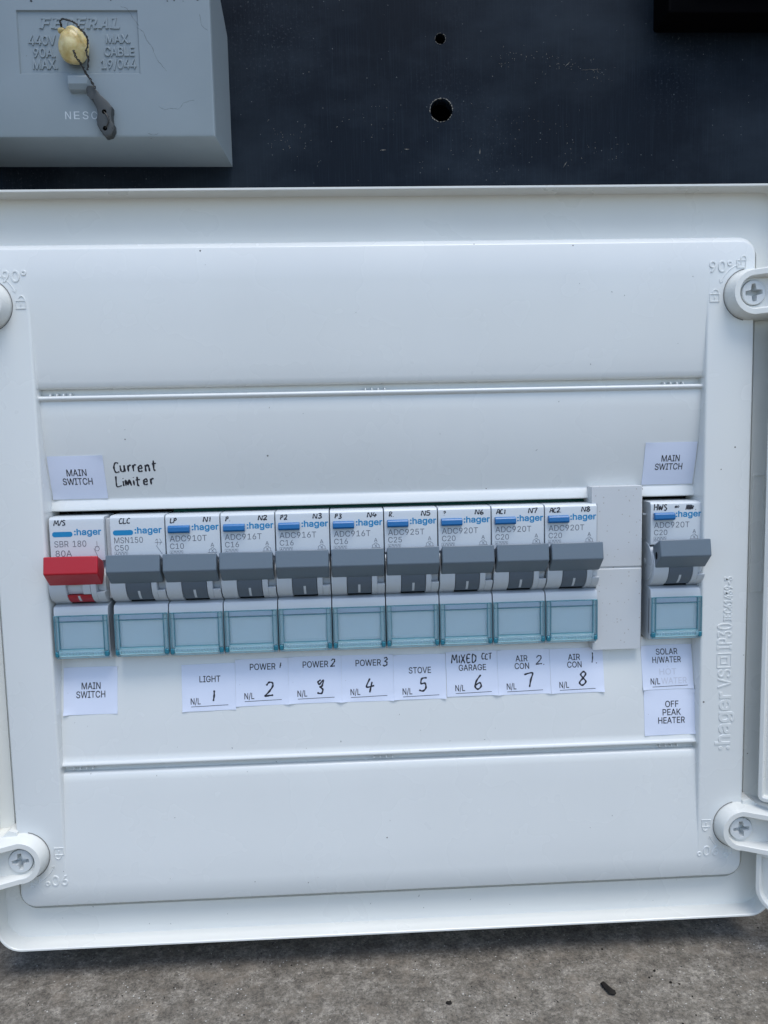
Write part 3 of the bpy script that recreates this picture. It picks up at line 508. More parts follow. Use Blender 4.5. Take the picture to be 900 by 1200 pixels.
# --- cover: front plane, side columns and hollowed middle
CX0, CX1, CZ0, CZ1 = -114.75, 132.83, -155.5, 61.9
XL, XR = -98.9, 116.87
PU = [(50, 0), (48, .008), (46, .035), (44, .08), (41, .18), (36, .42), (30, .76), (24, 1.14), (19.5, 1.56), (17.9, 1.85), (17.45, 2.15), (17.2, 2.7), (17.15, 4.6), (15.3, 4.6), (15.1, 3.2),
      (14.95, 1.95), (14.65, 1.55), (14.2, 1.5), (13.8, 1.75), (13.55, 2.3), (13.3, 2.75), (12.6, 2.6), (8, 2.75), (3, 3.2), (-2, 3.8), (-6, 4.5), (-10, 5.3), (-14, 6.3),
      (-17.2, 7.3), (-18.3, 7.75), (-18.75, 7.8), (-19.1, 7.55), (-21.6, 6.5), (-22.1, 6.55), (-22.4, 7.1), (-22.45, 14)]
PD = [(-71.3, 14), (-71.3, 7.9), (-71.5, 7.4), (-72.5, 7.0), (-75, 6.3), (-79, 5.4), (-84, 4.5), (-90, 3.7), (-97, 3.0), (-104, 2.55), (-106.0, 2.35),
      (-106.4, 2.05), (-106.8, 1.65), (-107.3, 1.6), (-107.7, 1.9), (-107.85, 3.0), (-107.9, 4.3), (-109.9, 4.3), (-110.0, 2.9), (-110.3, 2.35), (-110.9, 2.05), (-113, 1.78), (-119, 1.42), (-125, 1.06), (-131, .70), (-136, .40), (-139, .23),
      (-142, .09), (-144, .04), (-146, .01), (-148, 0)]
def interp(P, z):
    for (a, ya), (b, yb) in zip(P, P[1:]):
        if min(a, b) <= z <= max(a, b) and a != b: return ya+(yb-ya)*(z-a)/(b-a)
    return 0.0
def surf(x, z):
    if z > -50: return interp([p for p in PU if p[1] < 10], z)
    return interp([p for p in PD if p[1] < 10], z)
bm = bmesh.new()
def cov(sd, bt, tp, r): return rrect(CX0+sd, CX1-sd, CZ0+bt, CZ1-tp, r)
outer_f = ring(bm, cov(.75, .6, 2.0, 4.4), 0)
outer_1 = ring(bm, cov(.5, .4, 1.75, 4.6), .12)
outer_m = ring(bm, cov(.1, .1, .2, 4.9), .8)
for q_ in outer_m: q_.co.y = .55+1.35*max(0, min(1, (q_.co.z-(CZ1-5))/5))
outer_o = ring(bm, cov(0, 0, 0, 5), 1.2)
for q_ in outer_o: q_.co.y = 1.0+1.3*max(0, min(1, (q_.co.z-(CZ1-5))/5))
outer_w = ring(bm, rrect(*inset(CX0, CX1, CZ0, CZ1, 0), 5), FL+5)
for a, b in ((outer_f, outer_1), (outer_1, outer_m), (outer_m, outer_o), (outer_o, outer_w)): bridge(bm, a, b)
WALL = [(-.75, 0, 0), (-.5, .04, .04), (-.25, .2, .2), (-.08, .45, .45), (0, .9, .9)]   # x offset, depth (mm), used as min(depth, profile)
def xs_at():
    L = [(XL+d, w) for d, w, _ in WALL]; Rr = [(XR-d, w) for d, w, _ in reversed(WALL)]
    mid = [(XL+.25, None), (XL+1.0, None), (XR-1.0, None), (XR-.25, None)]
    return L+mid+Rr
XS = xs_at()
rows = []
for P in (PU, PD):
    R_ = []
    for z, y in P:
        row = []
        for x, w in XS:
            yy = y if w is None else min(w, y)
            row.append(bm.verts.new((x, yy, z)))
        R_.append(row)
    rows.append(R_)
    for i in range(len(R_)-1):
        for j in range(len(XS)-1): bm.faces.new((R_[i][j], R_[i][j+1], R_[i+1][j+1], R_[i+1][j]))
# side walls of the window beside the breakers
U_, D_ = rows[0][-1], rows[1][0]
midz = -47
for side in (slice(0, 6), slice(len(XS)-6, len(XS))):
    idx = list(range(len(XS)))[side]
    A = []; 
    for j in idx:
        x, w = XS[j]; A.append((bm.verts.new((x, min(w if w is not None else 13, 13), -22.45)), bm.verts.new((x, min(w if w is not None else 13, 13), -71.3))))
    for a, b in zip(A, A[1:]): bm.faces.new((a[0], b[0], b[1], a[1]))
inner = [R_[0] for R_ in ()]
left_col = [rows[0][i][0] for i in range(len(PU))]+[rows[1][i][0] for i in range(len(PD))]
hl = [bm.verts.new((XL-.75, 0, 50)), bm.verts.new((XR+.75, 0, 50)), bm.verts.new((XR+.75, 0, -148)), bm.verts.new((XL-.75, 0, -148))]
fill(bm, outer_f, hl)
bmesh.ops.remove_doubles(bm, verts=bm.verts, dist=.004)
cover = obj('cover', bm, WHITE, enc, 50)
# small moulded snap ticks in the two grooves
for x0 in (-95.5, 5.2, 104):
    for z, yy in ((15.3, 3.3), (-108.6, 3.4)):
        bm = bmesh.new()
        for k in range(4):
            x = x0+k*2.1
            extr_x(bm, [(yy+1.6, z+.8), (yy-.7, z+.45), (yy-1.3, z-.1), (yy-.8, z-.5), (yy+1, z-.6)], x, x+.4)
        obj('snap_tick', bm, WHITE, enc, 30, bevel=.12)

# --- embossed marks on the cover
def padlock(bm, cx, cz, s, rot, opened, y=-.02):
    c, sn = math.cos(rot), math.sin(rot)
    T = lambda a, b: (cx+a*c-b*sn, cz+a*sn+b*c)
    def line(P, w=.2):
        Q = [T(*p) for p in P]
        tube(bm, [(q[0], y, q[1]) for q in Q], w, 6)
    line([(-s*.5, 0), (s*.5, 0), (s*.5, -s*.8), (-s*.5, -s*.8), (-s*.5, 0)])
    line([(0, -s*.2), (0, -s*.5)], .2)
    ox = s*.1 if not opened else s*.25
    line([(ox-s*.32, .0 if not opened else s*.12)]+[(ox+s*.32*math.cos(a), s*.12+s*.36*math.sin(a)) for a in [math.pi*(1-k/8) for k in range(9)]]+[(ox+s*.32, 0)])
def arc_arrow(bm, cx, cz, r, a0, a1):
    P = [(cx+r*math.cos(math.radians(a0+(a1-a0)*k/12)), -.02, cz+r*math.sin(math.radians(a0+(a1-a0)*k/12))) for k in range(13)]
    tube(bm, P, .16, 6)
    for P0, P1 in ((P[0], P[1]), (P[-1], P[-2])):
        d = (Vector(P1)-Vector(P0)).normalized(); n = Vector((-d.z, 0, d.x))
        tube(bm, [tuple(Vector(P0)+d*.9+n*.6), P0, tuple(Vector(P0)+d*.9-n*.6)], .13, 6)
R180 = math.pi
SCR = {'TR': (130.5, 43.3), 'BR': (130.7, -136.8), 'BL': (-112.3, -137.1), 'TL': (-112.4, 43.3)}
def emb_text(bm, s, x, z, h, rot=0, width=None, bold=0.0):
    add_text(bm, s, x, z, h, 0, width=width, ext=.10, bev=.11, rot=rot, bold=bold)
bm = bmesh.new(); emb_text(bm, '90°', 117.4, 50.6, 3.4); obj('embossed_degrees', bm, WHITE, enc, 50)
bm = bmesh.new(); padlock(bm, 127.9, 54.2, 2.9, 0, True); padlock(bm, 119.3, 43.6, 3.0, 0, False); arc_arrow(bm, *SCR['TR'], 10.2, 108, 158); obj('embossed_padlocks', bm, WHITE, enc, 50)
bm = bmesh.new(); emb_text(bm, '90°', -106.9, 50.4, 3.4); obj('embossed_degrees', bm, WHITE, enc, 50)
bm = bmesh.new(); padlock(bm, -101.6, 44.6, 3.0, 0, False); padlock(bm, -109.6, 54.2, 2.9, 0, True); arc_arrow(bm, *SCR['TL'], 10.2, 72, 22); obj('embossed_padlocks', bm, WHITE, enc, 50)
bm = bmesh.new(); emb_text(bm, '90°', 124.6, -144.4, 3.4, R180); obj('embossed_degrees', bm, WHITE, enc, 50)
bm = bmesh.new(); padlock(bm, 127.9, -147.4, 2.9, R180, True); padlock(bm, 120, -137.2, 3.0, R180, False); arc_arrow(bm, *SCR['BR'], 10.2, 252, 202); obj('embossed_padlocks', bm, WHITE, enc, 50)
bm = bmesh.new(); emb_text(bm, '90°', -98.6, -144.6, 3.4, R180); obj('embossed_degrees', bm, WHITE, enc, 50)
bm = bmesh.new(); padlock(bm, -109.6, -147.0, 2.9, R180, True); padlock(bm, -101.0, -137.2, 3.0, R180, False); arc_arrow(bm, *SCR['BL'], 10.2, 288, 338); obj('embossed_padlocks', bm, WHITE, enc, 50)
Q90 = math.pi/2
bm = bmesh.new()
emb_text(bm, ':hager', 127.6, -109.8, 5.0, Q90, width=20.5, bold=.012)
emb_text(bm, 'VS', 127.6, -88.0, 4.5, Q90, width=6.6)
emb_text(bm, 'IP30', 127.6, -74.6, 5.0, Q90, width=9.2)
emb_text(bm, 'IEC61439-3', 127.4, -64.6, 2.7, Q90, width=15.2, bold=.01)
def sq(bm, cx, cz, s):
    for a, b in (((-s, -s), (s, -s)), ((s, -s), (s, s)), ((s, s), (-s, s)), ((-s, s), (-s, -s))):
        tube(bm, [(cx+a[0], -.03, cz+a[1]), (cx+b[0], -.03, cz+b[1])], .2, 6)
sq(bm, 125.1, -78.3, 2.4); sq(bm, 125.1, -78.3, 1.1)
obj('embossed_lettering', bm, WHITE, enc, 50)

# --- hand written note on the cover, above the second breaker
def sf(x, z): return surf(x, z)
bm = bmesh.new()
add_hand(bm, 'Current', -77.3, -9.8, 3.5, sf, .27, .0, 0.98, 3, rot=.02)
add_hand(bm, 'Limiter', -77.2, -14.4, 3.3, sf, .27, .0, 1.05, 4, rot=.02)
o = obj('handwriting', bm, MARKER, enc, 60); o['label'] = 'black marker note reading Current Limiter'

bm = bmesh.new(); rm = random.Random(21)
spots = [(62, -5.6, .9, .5), (-15, 8, .3, 1.2), (20, -160.5, .9, 1.2), (3, -162.5, .6, .9)]
spots += [(rm.uniform(-95, 113), rm.choice((rm.uniform(20, 58), rm.uniform(-15, 12), rm.uniform(-104, -92), rm.uniform(-153, -113), rm.uniform(-112, -100))), rm.uniform(.2, .6), rm.uniform(0, 3.1)) for _ in range(34)]
spots += [(rm.uniform(-112, 130), rm.uniform(-167, -158), rm.uniform(.2, .5), rm.uniform(0, 3.1)) for _ in range(10)]
for x, z, L, a in spots:
    w_ = rm.uniform(.05, .11); y0_ = FL if z < -157 else surf(x, z)
    p = [(x+L*.5*math.cos(a)*q-w_*math.sin(a)*u, z+L*.5*math.sin(a)*q+w_*math.cos(a)*u) for q, u in ((-1, 0), (-.4, -1), (.6, -.7), (1, .1), (.3, 1), (-.6, .6))]
    f = ring(bm, p, y0_-.06); b = ring(bm, p, y0_+.3); bridge(bm, f, b); bm.faces.new(f)
o = obj('dirt_marks', bm, GRIME, enc, 0); o['kind'] = 'stuff'
# --- screw housings at the four corners
def housing(cx, cz, sg):
    """tapered boss with a raised rim that runs outwards to the hinge"""
    tb = math.radians(4)*(-1 if cz < 0 else 1)
    def stad(r, L, ex=0):
        P = []
        n = 16
        for k in range(n+1):
            a = math.radians(90+180*k/n); P.append((r*math.cos(a), r*math.sin(a)))
        P += [(L, -r-ex), (L, r+ex)]
        out = []
        for a, b in P:
            b += math.tan(tb)*max(a, 0)
            out.append((cx+sg*a, cz+b))
        return out
    SL = .38
    def yy(base):
        return lambda x, z: base-max(0, (x-cx)*sg)*SL
    bm = bmesh.new()
    L = 14
    loops = [ring(bm, stad(8.35, L), FL+.2), ring(bm, stad(8.1, L), 0.0), ring(bm, stad(7.75, L), yy(-1.5)), ring(bm, stad(7.1, L), yy(-4.75)), ring(bm, stad(6.95, L), yy(-4.95)),
             ring(bm, stad(5.35, L), yy(-4.95)), ring(bm, stad(5.15, L), yy(-4.75)), ring(bm, stad(5.0, L), yy(-4.3)), ring(bm, stad(4.75, L), yy(-3.6)), ring(bm, stad(4.6, L), -2.9)]
    for a, b in zip(loops, loops[1:]): bridge(bm, a, b)
    wl = ring(bm, circle(cx, cz, 4.12, 36), -2.9); fill(bm, loops[-1], wl)
    wl2 = ring(bm, circle(cx, cz, 4.12, 36), 0.8); bridge(bm, wl, wl2); bm.faces.new(wl2)
    h = obj('screw_housing', bm, TRAY, enc, 32)
    bm = bmesh.new(); P_ = stad(8.28, L)[1:16]
    tube(bm, [(x, -.02, z) for x, z in P_], .13, 6); obj('housing_gap', bm, GRIME, h, 0)
    # screw head with a cross recess
    bm = bmesh.new()
    w, l = .80, 2.8; cr = []
    for k in range(4):
        a = k*math.pi/2+.09
        for u, v_ in ((l, -w*.8), (l, w*.8), (w*1.15, w*1.15)):
            cr.append((cx+u*math.cos(a)-v_*math.sin(a), cz+u*math.sin(a)+v_*math.cos(a)))
    yf = -3.55
    bezel_plate(bm, circle(cx, cz, 4.0, 36), [], yf+.02, yf+.9, .0) if False else None
    o1 = ring(bm, circle(cx, cz, 3.7, 36), yf); o2 = ring(bm, circle(cx, cz, 3.95, 36), yf+.25); o3 = ring(bm, circle(cx, cz, 3.95, 36), yf+3.9)
    bridge(bm, o1, o2); bridge(bm, o2, o3)
    c1 = ring(bm, cr, yf); mid = [(cx+(p[0]-cx)*.82, cz+(p[1]-cz)*.82) for p in cr]; c2 = ring(bm, mid, yf+2.8); bridge(bm, c1, c2); bm.faces.new(c2)
    fill(bm, o1, c1)
    obj('screw', bm, SCREW, h, 30)
    return h
for k, (cx, cz) in SCR.items(): housing(cx, cz, 1 if k[1] == 'R' else -1)
for sg, cx, cz in ((1, 130.7, -136.8), (-1, -112.3, -137.1)):
    bm = bmesh.new()
    P = [(cx+sg*a, cz+b) for a, b in ((1.4, 7.6), (1.6, 8.9), (4.0, 9.6), (7.4, 6.9), (7.6, 5.4))]
    bezel_plate(bm, P, [], -1.2, FL+.1); obj('housing_tab', bm, TRAY, enc, 0, bevel=.15)

# --- open door on the right, seen from its hinge edge
dr = Vector((math.sin(math.radians(48)), -math.cos(math.radians(48)), 0))
def door_piece(z0, z1, cl, ch_):
    """door leaf with a raised rim, hinged at x 134.9, swung open; corners rounded"""
    bm = bmesh.new()
    W = 236
    def P(u, z, t): 
        p = Vector((135.8, -4, 0))+dr*u; nrm = Vector((dr.y, -dr.x, 0))*-1
        return (p.x+nrm.x*t, p.y+nrm.y*t, z)
    def out(d, rl, rh):
        pts = []
        for (cu, cz_, a0, r) in ((W-rh, z1-rh, 0, rh), (rh, z1-rh, 90, rh), (rl, z0+rl, 180, rl), (W-rl, z0+rl, 270, rl)):
            for k in range(9):
                a = math.radians(a0+90*k/8); pts.append((cu+(r-d)*math.cos(a), cz_+(r-d)*math.sin(a)))
        return pts
    lv = [(0.0, 3.5), (0.0, .3), (.25, 0), (1.3, 0), (1.6, .3), (1.7, 2.2)]
    prev = None; first = None
    for d, t in lv:
        cur = [bm.verts.new(P(u, z, t)) for u, z in out(d, cl, ch_)]
        if prev: bridge(bm, prev, cur)
        else: first = cur
        prev = cur
    bm.faces.new(prev); bm.faces.new(first[::-1])
    return bm
obj('door', door_piece(-165.5, -144.5, 8, 2), TRAY, enc, 35)
obj('door', door_piece(-126.5, 34, 2, 2), TRAY, enc, 35)
bm = bmesh.new()
for a, b in ((-144.5, -126.5),):
    p0 = Vector((135.8, -4, 0)); 
    q = [p0+dr*22, p0+dr*220]; nrm = Vector((dr.y, -dr.x, 0))*-1
    vs = []
    for t in (.8, 2.8):
        vs.append([bm.verts.new((q[0]+nrm*t).to_tuple()[:2]+(a-1,)), bm.verts.new((q[1]+nrm*t).to_tuple()[:2]+(a-1,)), bm.verts.new((q[1]+nrm*t).to_tuple()[:2]+(b+1,)), bm.verts.new((q[0]+nrm*t).to_tuple()[:2]+(b+1,))])
    bm.faces.new(vs[0]); bm.faces.new(vs[1]); bridge(bm, vs[0], vs[1])
obj('door', bm, TRAY, enc, 0)

# ================================================================ BREAKERS
PITCH = 17.83; BW = 17.5
STARTS = [-98.0, ]+[-78.6+PITCH*k for k in range(9)]+[99.75]
def arc(r, cy, cz, z0, z1, n=10):
    P = []
    for k in range(n+1):
        z = z0+(z1-z0)*k/n; d = max(0, r*r-(z-cz)**2); P.append((cy-math.sqrt(d), z))
    return P
AY, AZ, AR = 5.2, -45.4, 7.3
def body_bm(kind):
    bm = bmesh.new()
    extr_x(bm, [(13, -23.8), (3.0, -23.8), (2.2, -24.0), (1.65, -24.6), (1.5, -25.4), (1.5, -38.2), (4.5, -38.6), (4.5, -52.5), (2.7, -52.7), (1.1, -53.1), (.75, -53.9), (.62, -55.4),
                (.62, -56.1), (1.7, -56.3), (1.7, -68.6), (1.0, -68.9), (1.2, -70.0), (2.4, -70.9), (13, -70.9)], 0, BW)
    # drum cheeks either side of the rocker
    a = [(6, -38.9)]+arc(AR, AY, AZ, -38.9, -52.3)+[(6, -52.3)]
    lx = 5.0 if kind != 'red' else 5.4
    rx = 13.2
    extr_x(bm, a, .02, lx); extr_x(bm, a, rx, 15.0)
    extr_x(bm, [(6, -48.0)]+arc(AR, AY, AZ, -48.0, -52.3, 5)+[(6, -52.3)], 15.0, BW-.02)
    extr_x(bm, [(6, -38.9)]+arc(AR-2.3, AY, AZ, -38.9, -48.0)+[(6, -48.0)], 15.0, BW-.02)
    # rim of the label pocket
    box(bm, 0.0, .5, .62, 2.6, -68.7, -56.2); box(bm, BW-.5, BW, .62, 2.6, -68.7, -56.2)
    return bm
def handle_bm():
    bm = bmesh.new()
    hx0, hx1 = .3, BW-.2
    prof = [(-5.6, -35.5), (-6.6, -41.1), (-1.9, -45.6), (.6, -41.6), (.2, -38.2)]
    extr_x(bm, prof, hx0, hx1)
    return bm
def rocker_bm(z0, z1, x0, x1, r=AR-.12):
    bm = bmesh.new(); extr_x(bm, [(6, z0)]+arc(r, AY, AZ, z0, z1)+[(6, z1)], x0, x1); return bm
GRP = 'circuit breakers in the row across the cover'
def build_breaker(label, kind):
    t = root('circuit_breaker', label, 'circuit breaker', (0, 13, -70.9), GRP)
    obj('body', body_bm(kind), BODY, t, 30, bevel=.16)
    hm = RED if kind == 'red' else GREY
    h = obj('toggle_handle', handle_bm(), hm, t, 50, bevel=.42, seg=3)
    # small recess in the end of the toggle
    bm = bmesh.new()
    c1 = [(-3.0+.9*math.cos(a), -41.2+1.3*math.sin(a)) for a in [2*math.pi*k/14 for k in range(14)]]
    v = [bm.verts.new((.28, y, z)) for y, z in c1]; bm.faces.new(v); obj('end_recess', bm, VOID, h, 0)
    if kind == 'red':
        obj('rocker', rocker_bm(-48.9, -51.9, 5.5, 13.05), RED, t, 30, bevel=.08)
        bm = rocker_bm(-44.5, -48.7, 5.5, 10.6, AR-1.3); obj('indicator_window', bm, BODY, t, 30)
        bm = rocker_bm(-44.5, -48.7, 10.7, 13.05, AR-.3); obj('rocker_side', bm, BODY, t, 30)
    else:
        obj('rocker', rocker_bm(-44.0, -51.6, 5.15, 13.05), DGREY, t, 30, bevel=.08)
    bm = bmesh.new(); box(bm, 5.2, 13.1, 3.2, 5, -52.4, -51.5); obj('rocker_gap', bm, VOID, t, 0)
    # white position stroke on the rocker
    bm = bmesh.new(); n = 6; pr = None
    z0, z1 = (-49.2, -51.3) if kind == 'red' else (-48.1, -51.2)
    for k in range(n):
        z = z0+(z1-z0)*k/(n-1); y = AY-math.sqrt(max(.01, (AR-.12)**2-(z-AZ)**2))-.03
        cur = [bm.verts.new((x, y, z)) for x in (8.7, 9.45)]
        if pr: bm.faces.new((pr[0], pr[1], cur[1], cur[0]))
        pr = cur
    obj('position_mark', bm, BODY, t, 60)
    # label pocket and its clear flap
    bm = bmesh.new(); box(bm, .55, BW-.55, 1.3, 1.75, -68.5, -56.4); obj('label_pocket', bm, POCKET, t, 0)
    bm = bmesh.new(); box(bm, .3, BW-.3, .25, .75, -56.2, -55.9); box(bm, .3, BW-.3, .2, 1.25, -58.05, -57.85)
    box(bm, .03, 1.55, -.05, 1.25, -68.3, -55.9); box(bm, BW-1.55, BW-.03, -.05, 1.25, -68.3, -55.9)
    fl = obj('clear_flap', bm, EDGE, t, 30, bevel=.15)
    bm = bmesh.new(); box(bm, 1.56, BW-1.56, .15, .55, -67.0, -55.9); obj('pane', bm, PANE, fl, 30)
    bm = bmesh.new()
    for q in (((.25, .4), (.16, .3)), ((BW-.4, BW-.25), (.16, .3)), ((1.5, 1.66), (-.08, .14)), ((BW-1.66, BW-1.5), (-.08, .14))):
        box(bm, q[0][0], q[0][1], -.09, .9, -67.9, -56.0)
    box(bm, .3, BW-.3, -.09, .5, -56.12, -55.92); box(bm, 1.6, BW-1.6, -.02, .5, -58.1, -57.98); box(bm, 1.6, BW-1.6, -.02, .5, -67.15, -67.0)
    obj('flap_edge', bm, DEEPTEAL, fl, 30)
    bm = bmesh.new(); bezel_plate(bm, rrect(1.9, BW-1.9, -66.9, -58.2, .3, 3), [rrect(2.35, BW-2.35, -66.5, -58.9, .3, 3)], 1.0, 1.5); obj('pocket_step', bm, POCKET, t, 30)
    bm = bmesh.new(); box(bm, 1.6, BW-1.6, .62, 1.1, -57.8, -56.2); obj('paper_edge', bm, PAPER, fl, 0)
    bm = bmesh.new(); tube(bm, [(1.6, .1, -68.3), (5, .08, -68.35), (9, .12, -68.3), (13, .08, -68.35), (BW-1.6, .1, -68.3)], 1.12, 12)
    box(bm, .35, BW-.35, .4, 2.0, -70.2, -68.9)
    for q_ in range(15): box(bm, 1.9+q_*.93, 2.25+q_*.93, -1.12, -.7, -68.75, -68.0)
    obj('flap_grip', bm, EDGE, fl, 40)
    for x0 in (.12, BW-1.42):
        bm = bmesh.new(); box(bm, x0, x0+1.3, -.55, 1.8, -69.6, -67.9); obj('hinge_knuckle', bm, KNUCK, fl, 30, bevel=.3)
    return t
def side_disc(t, x):
    pass
def copy_thing(o, parent=None):
    c = o.copy(); COL.objects.link(c); c.parent = parent
    for ch in list(o.children): copy_thing(ch, c)
    return c

INFO = [
 ('red', 'red handled main switch printed SBR 180, first in the row of breakers', 'M/S', None, 'SBR 180', '80A', None),
 ('grey', 'grey handled circuit breaker printed C50 without a push button, beside the red main switch', 'CLC', None, 'MSN150', 'C50', '6000'),
 ('rcbo', 'grey handled circuit breaker printed C10 and hand marked N1, above the LIGHT label', 'LP', 'N1', 'ADC910T', 'C10', '6000'),
 ('rcbo', 'grey handled circuit breaker printed C16 and hand marked N2, above the POWER 1 label', 'P.', 'N2', 'ADC916T', 'C16', '6000'),
 ('rcbo', 'grey handled circuit breaker printed C16 and hand marked N3, above the POWER 2 label', 'P2', 'N3', 'ADC916T', 'C16', '6000'),
 ('rcbo', 'grey handled circuit breaker printed C16 and hand marked N4, above the POWER 3 label', 'P3', 'N4', 'ADC916T', 'C16', '6000'),
 ('rcbo', 'grey handled circuit breaker printed C25 and hand marked N5, above the STOVE label', 'R.', 'N5', 'ADC925T', 'C25', '6000'),
 ('rcbo', 'grey handled circuit breaker printed C20 and hand marked N6, above the GARAGE label', '?', 'N6', 'ADC920T', 'C20', '6000'),
 ('rcbo', 'grey handled circuit breaker printed C20 and hand marked N7, above the AIR CON 2 label', 'AC1', 'N7', 'ADC920T', 'C20', '6000'),
 ('rcbo', 'grey handled circuit breaker printed C20 and hand marked N8, next to the tall blank plate', 'AC2.', 'N8', 'ADC920T', 'C20', '6000'),
 ('rcbo', 'separate grey handled circuit breaker hand marked HWS, between the blank plate and the cover edge', 'HWS', None, 'ADC920T', 'C20', '6000')]
proto = {}
FY = 1.5
for i, (kind, label, h1, h2, m1, m2, m3) in enumerate(INFO):
    bk = 'red' if kind == 'red' else 'grey'
    if bk not in proto:
        t = proto[bk] = build_breaker(label, bk)
    else:
        t = copy_thing(proto[bk]) ; t['label'] = label; t['group'] = GRP
        for ch in list(t.children):       # a copy of an already dressed breaker keeps only its moulded parts
            if ch.get('own'): bpy.data.objects.remove(ch)
    x0 = STARTS[i]
    t.location = Vector((x0, 13, -70.9+rnd.uniform(-.08, .08)))*MM
def own(name, bm, mat, t, smooth=40, bevel=0):
    o = obj(name, bm, mat, t, smooth, bevel=bevel); return o
bpy.context.view_layer.update()
ths = [o for o in COL.objects if o.name.startswith('circuit_breaker') and o.parent is None]
ths.sort(key=lambda o: o.location.x)
for i, ((kind, label, h1, h2, m1, m2, m3), t) in enumerate(zip(INFO, ths)):
    x0 = STARTS[i]; dz = t.location.z*1000+70.9
    y = FY-.03
    if kind == 'rcbo':
        bm = bmesh.new()
        extr_x(bm, [(1.7, -27.35), (.45, -27.45), (.1, -27.9), (.0, -29.2), (.35, -29.75), (1.7, -29.95)], x0+.95, x0+7.9)
        o = own('test_button', bm, BLUE, t, 30, .15)
    else:
        bm = bmesh.new(); r = ring(bm, rrect(x0+.9, x0+7.4, -30.2+dz, -28.5+dz, .8, 5), y); bm.faces.new(r)
        own('printed_bar', bm, BLUEINK, t)
    bm = bmesh.new()
    off = 0 if kind == 'rcbo' else -.7
    add_text(bm, ':hager', x0+8.5 if kind == 'rcbo' else x0+7.9, -28.95+dz+off, 1.95, y, width=8.7, bold=.022)
    own('brand_lettering', bm, BLUEINK, t)
    bm = bmesh.new()
    if kind == 'red':
        add_text(bm, m1, x0+1.4, -33.5+dz, 2.0, y, width=10.2); add_text(bm, m2, x0+1.6, -36.6+dz, 2.0, y, width=5.2)
    else:
        lw = {'MSN150': 9.2}.get(m1, 12.0); k = -1.0 if kind == 'grey' else 0
        add_text(bm, m1, x0+1.2, -32.55+dz+k*.2, 1.9, y, width=lw); add_text(bm, m2, x0+1.2, -35.0+dz+k*.2, 1.8, y, width=4.5)
        add_text(bm, m3, x0+1.35, -37.0+dz, 1.25, y, width=3.7)
        for q in ((0, 4.2, -35.5, -35.4), ):
            box(bm, x0+1.1, x0+5.35, y, y+.02, -35.62+dz, -35.55+dz)
        box(bm, x0+1.1, x0+1.17, y, y+.02, -37.3+dz, -35.6+dz); box(bm, x0+5.28, x0+5.35, y, y+.02, -37.3+dz, -35.6+dz)
    if kind == 'rcbo':
        add_text(bm, 'A', x0+14.9, -34.6+dz, 1.3, y, align='C')
        cx = x0+14.9
        for a, b in (((-.0, -34.8), (-1.1, -35.6)), ((0, -34.8), (1.1, -35.6)), ((-1.1, -35.6), (-1.1, -36.4)), ((1.1, -35.6), (1.1, -36.4)), ((-1.5, -36.5), (1.5, -36.5)), ((-.4, -35.4), (.4, -36.3)), ((.4, -35.4), (-.3, -36.2))):
            tube(bm, [(cx+a[0], y+.02, a[1]+dz), (cx+b[0], y+.02, b[1]+dz)], .065, 4)
    elif kind == 'red':
        for P in ([(15, -31.8), (15, -33.6)], [(15.0+.7*math.cos(a), -34.3+.7*math.sin(a)) for a in [2*math.pi*k/10 for k in range(11)]], [(14.3, -33.6), (15.7, -33.6)], [(14, -34.2), (15.6, -38.2)]):
            tube(bm, [(x0+a, y+.02, b+dz) for a, b in P], .07, 4)
    else:
        for P in ([(14.4, -32.2), (15, -31.6)], [(15, -31.6), (15, -33.8)], [(15.8, -31.6), (16.3, -32.5), (15.8, -33.6)], [(14.2, -32.8), (16.6, -32.8)], [(14.6, -33.8), (16.4, -36.6)]):
            tube(bm, [(x0+a, y+.02, b+dz) for a, b in P], .07, 4)
    own('rating_lettering', bm, GREYINK, t)
    bm = bmesh.new()
    fy = lambda x, z: (1.5 if z < -25.6 else 1.5+(z+25.6)*.15)-.02
    if i == 10:
        add_hand(bm, 'HWS', x0+1.0, -26.6+dz, 2.0, fy, .19, .1, 1.1, i)
        add_hand(bm, 'mo', x0+8.2, -25.9+dz, 1.1, fy, .13, .1, 1.1, i+3)
        add_hand(bm, '#.', x0+11.9, -26.6+dz, 1.7, fy, .16, .1, 1.6, i+5)
    else:
        add_hand(bm, h1, x0+(1.6 if kind != 'grey' else 3.0), -26.4+dz, 1.7 if not h2 else 1.45, fy, .18, .12, 1.2, i)
        if h2: add_hand(bm, h2, x0+12.3, -26.3+dz, 1.55, fy, .19, .1, 1.45, i+20)
    own('handwriting', bm, MARKER, t)
# moulded pivot visible on the open side of the last breaker
t = ths[-1]; x0 = STARTS[-1]
bm = bmesh.new()
a = [(AY+6.0*math.cos(q), AZ+1.2+6.6*math.sin(q)) for q in [2*math.pi*k/28 for k in range(28)]]
extr_x(bm, a, x0-.25, x0+.05); own('pivot_disc', bm, BODY, t, 30, .12)
bm = bmesh.new(); extr_x(bm, [(AY+.5+.8*math.cos(q), AZ+1.2+1.0*math.sin(q)) for q in [2*math.pi*k/14 for k in range(14)]], x0-.45, x0-.2); own('pivot_pin', bm, BODY, t, 30, .1)
bm = bmesh.new(); box(bm, x0-1.2, x0, 5.2, 5.6, -28.3, -27.8); own('side_lug', bm, BODY, t, 0)
# dusty filler side between the main switch and its neighbour
bm = bmesh.new(); box(bm, STARTS[0]+BW+.1, STARTS[1]-.5, 3.6, 12, -51, -24.8)
for z in range(-38, -26, 1): box(bm, STARTS[1]-.45, STARTS[1]-.12, 4.2, 10, z, z+.5)
own('side_ribs', bm, BLANK, ths[1], 30)

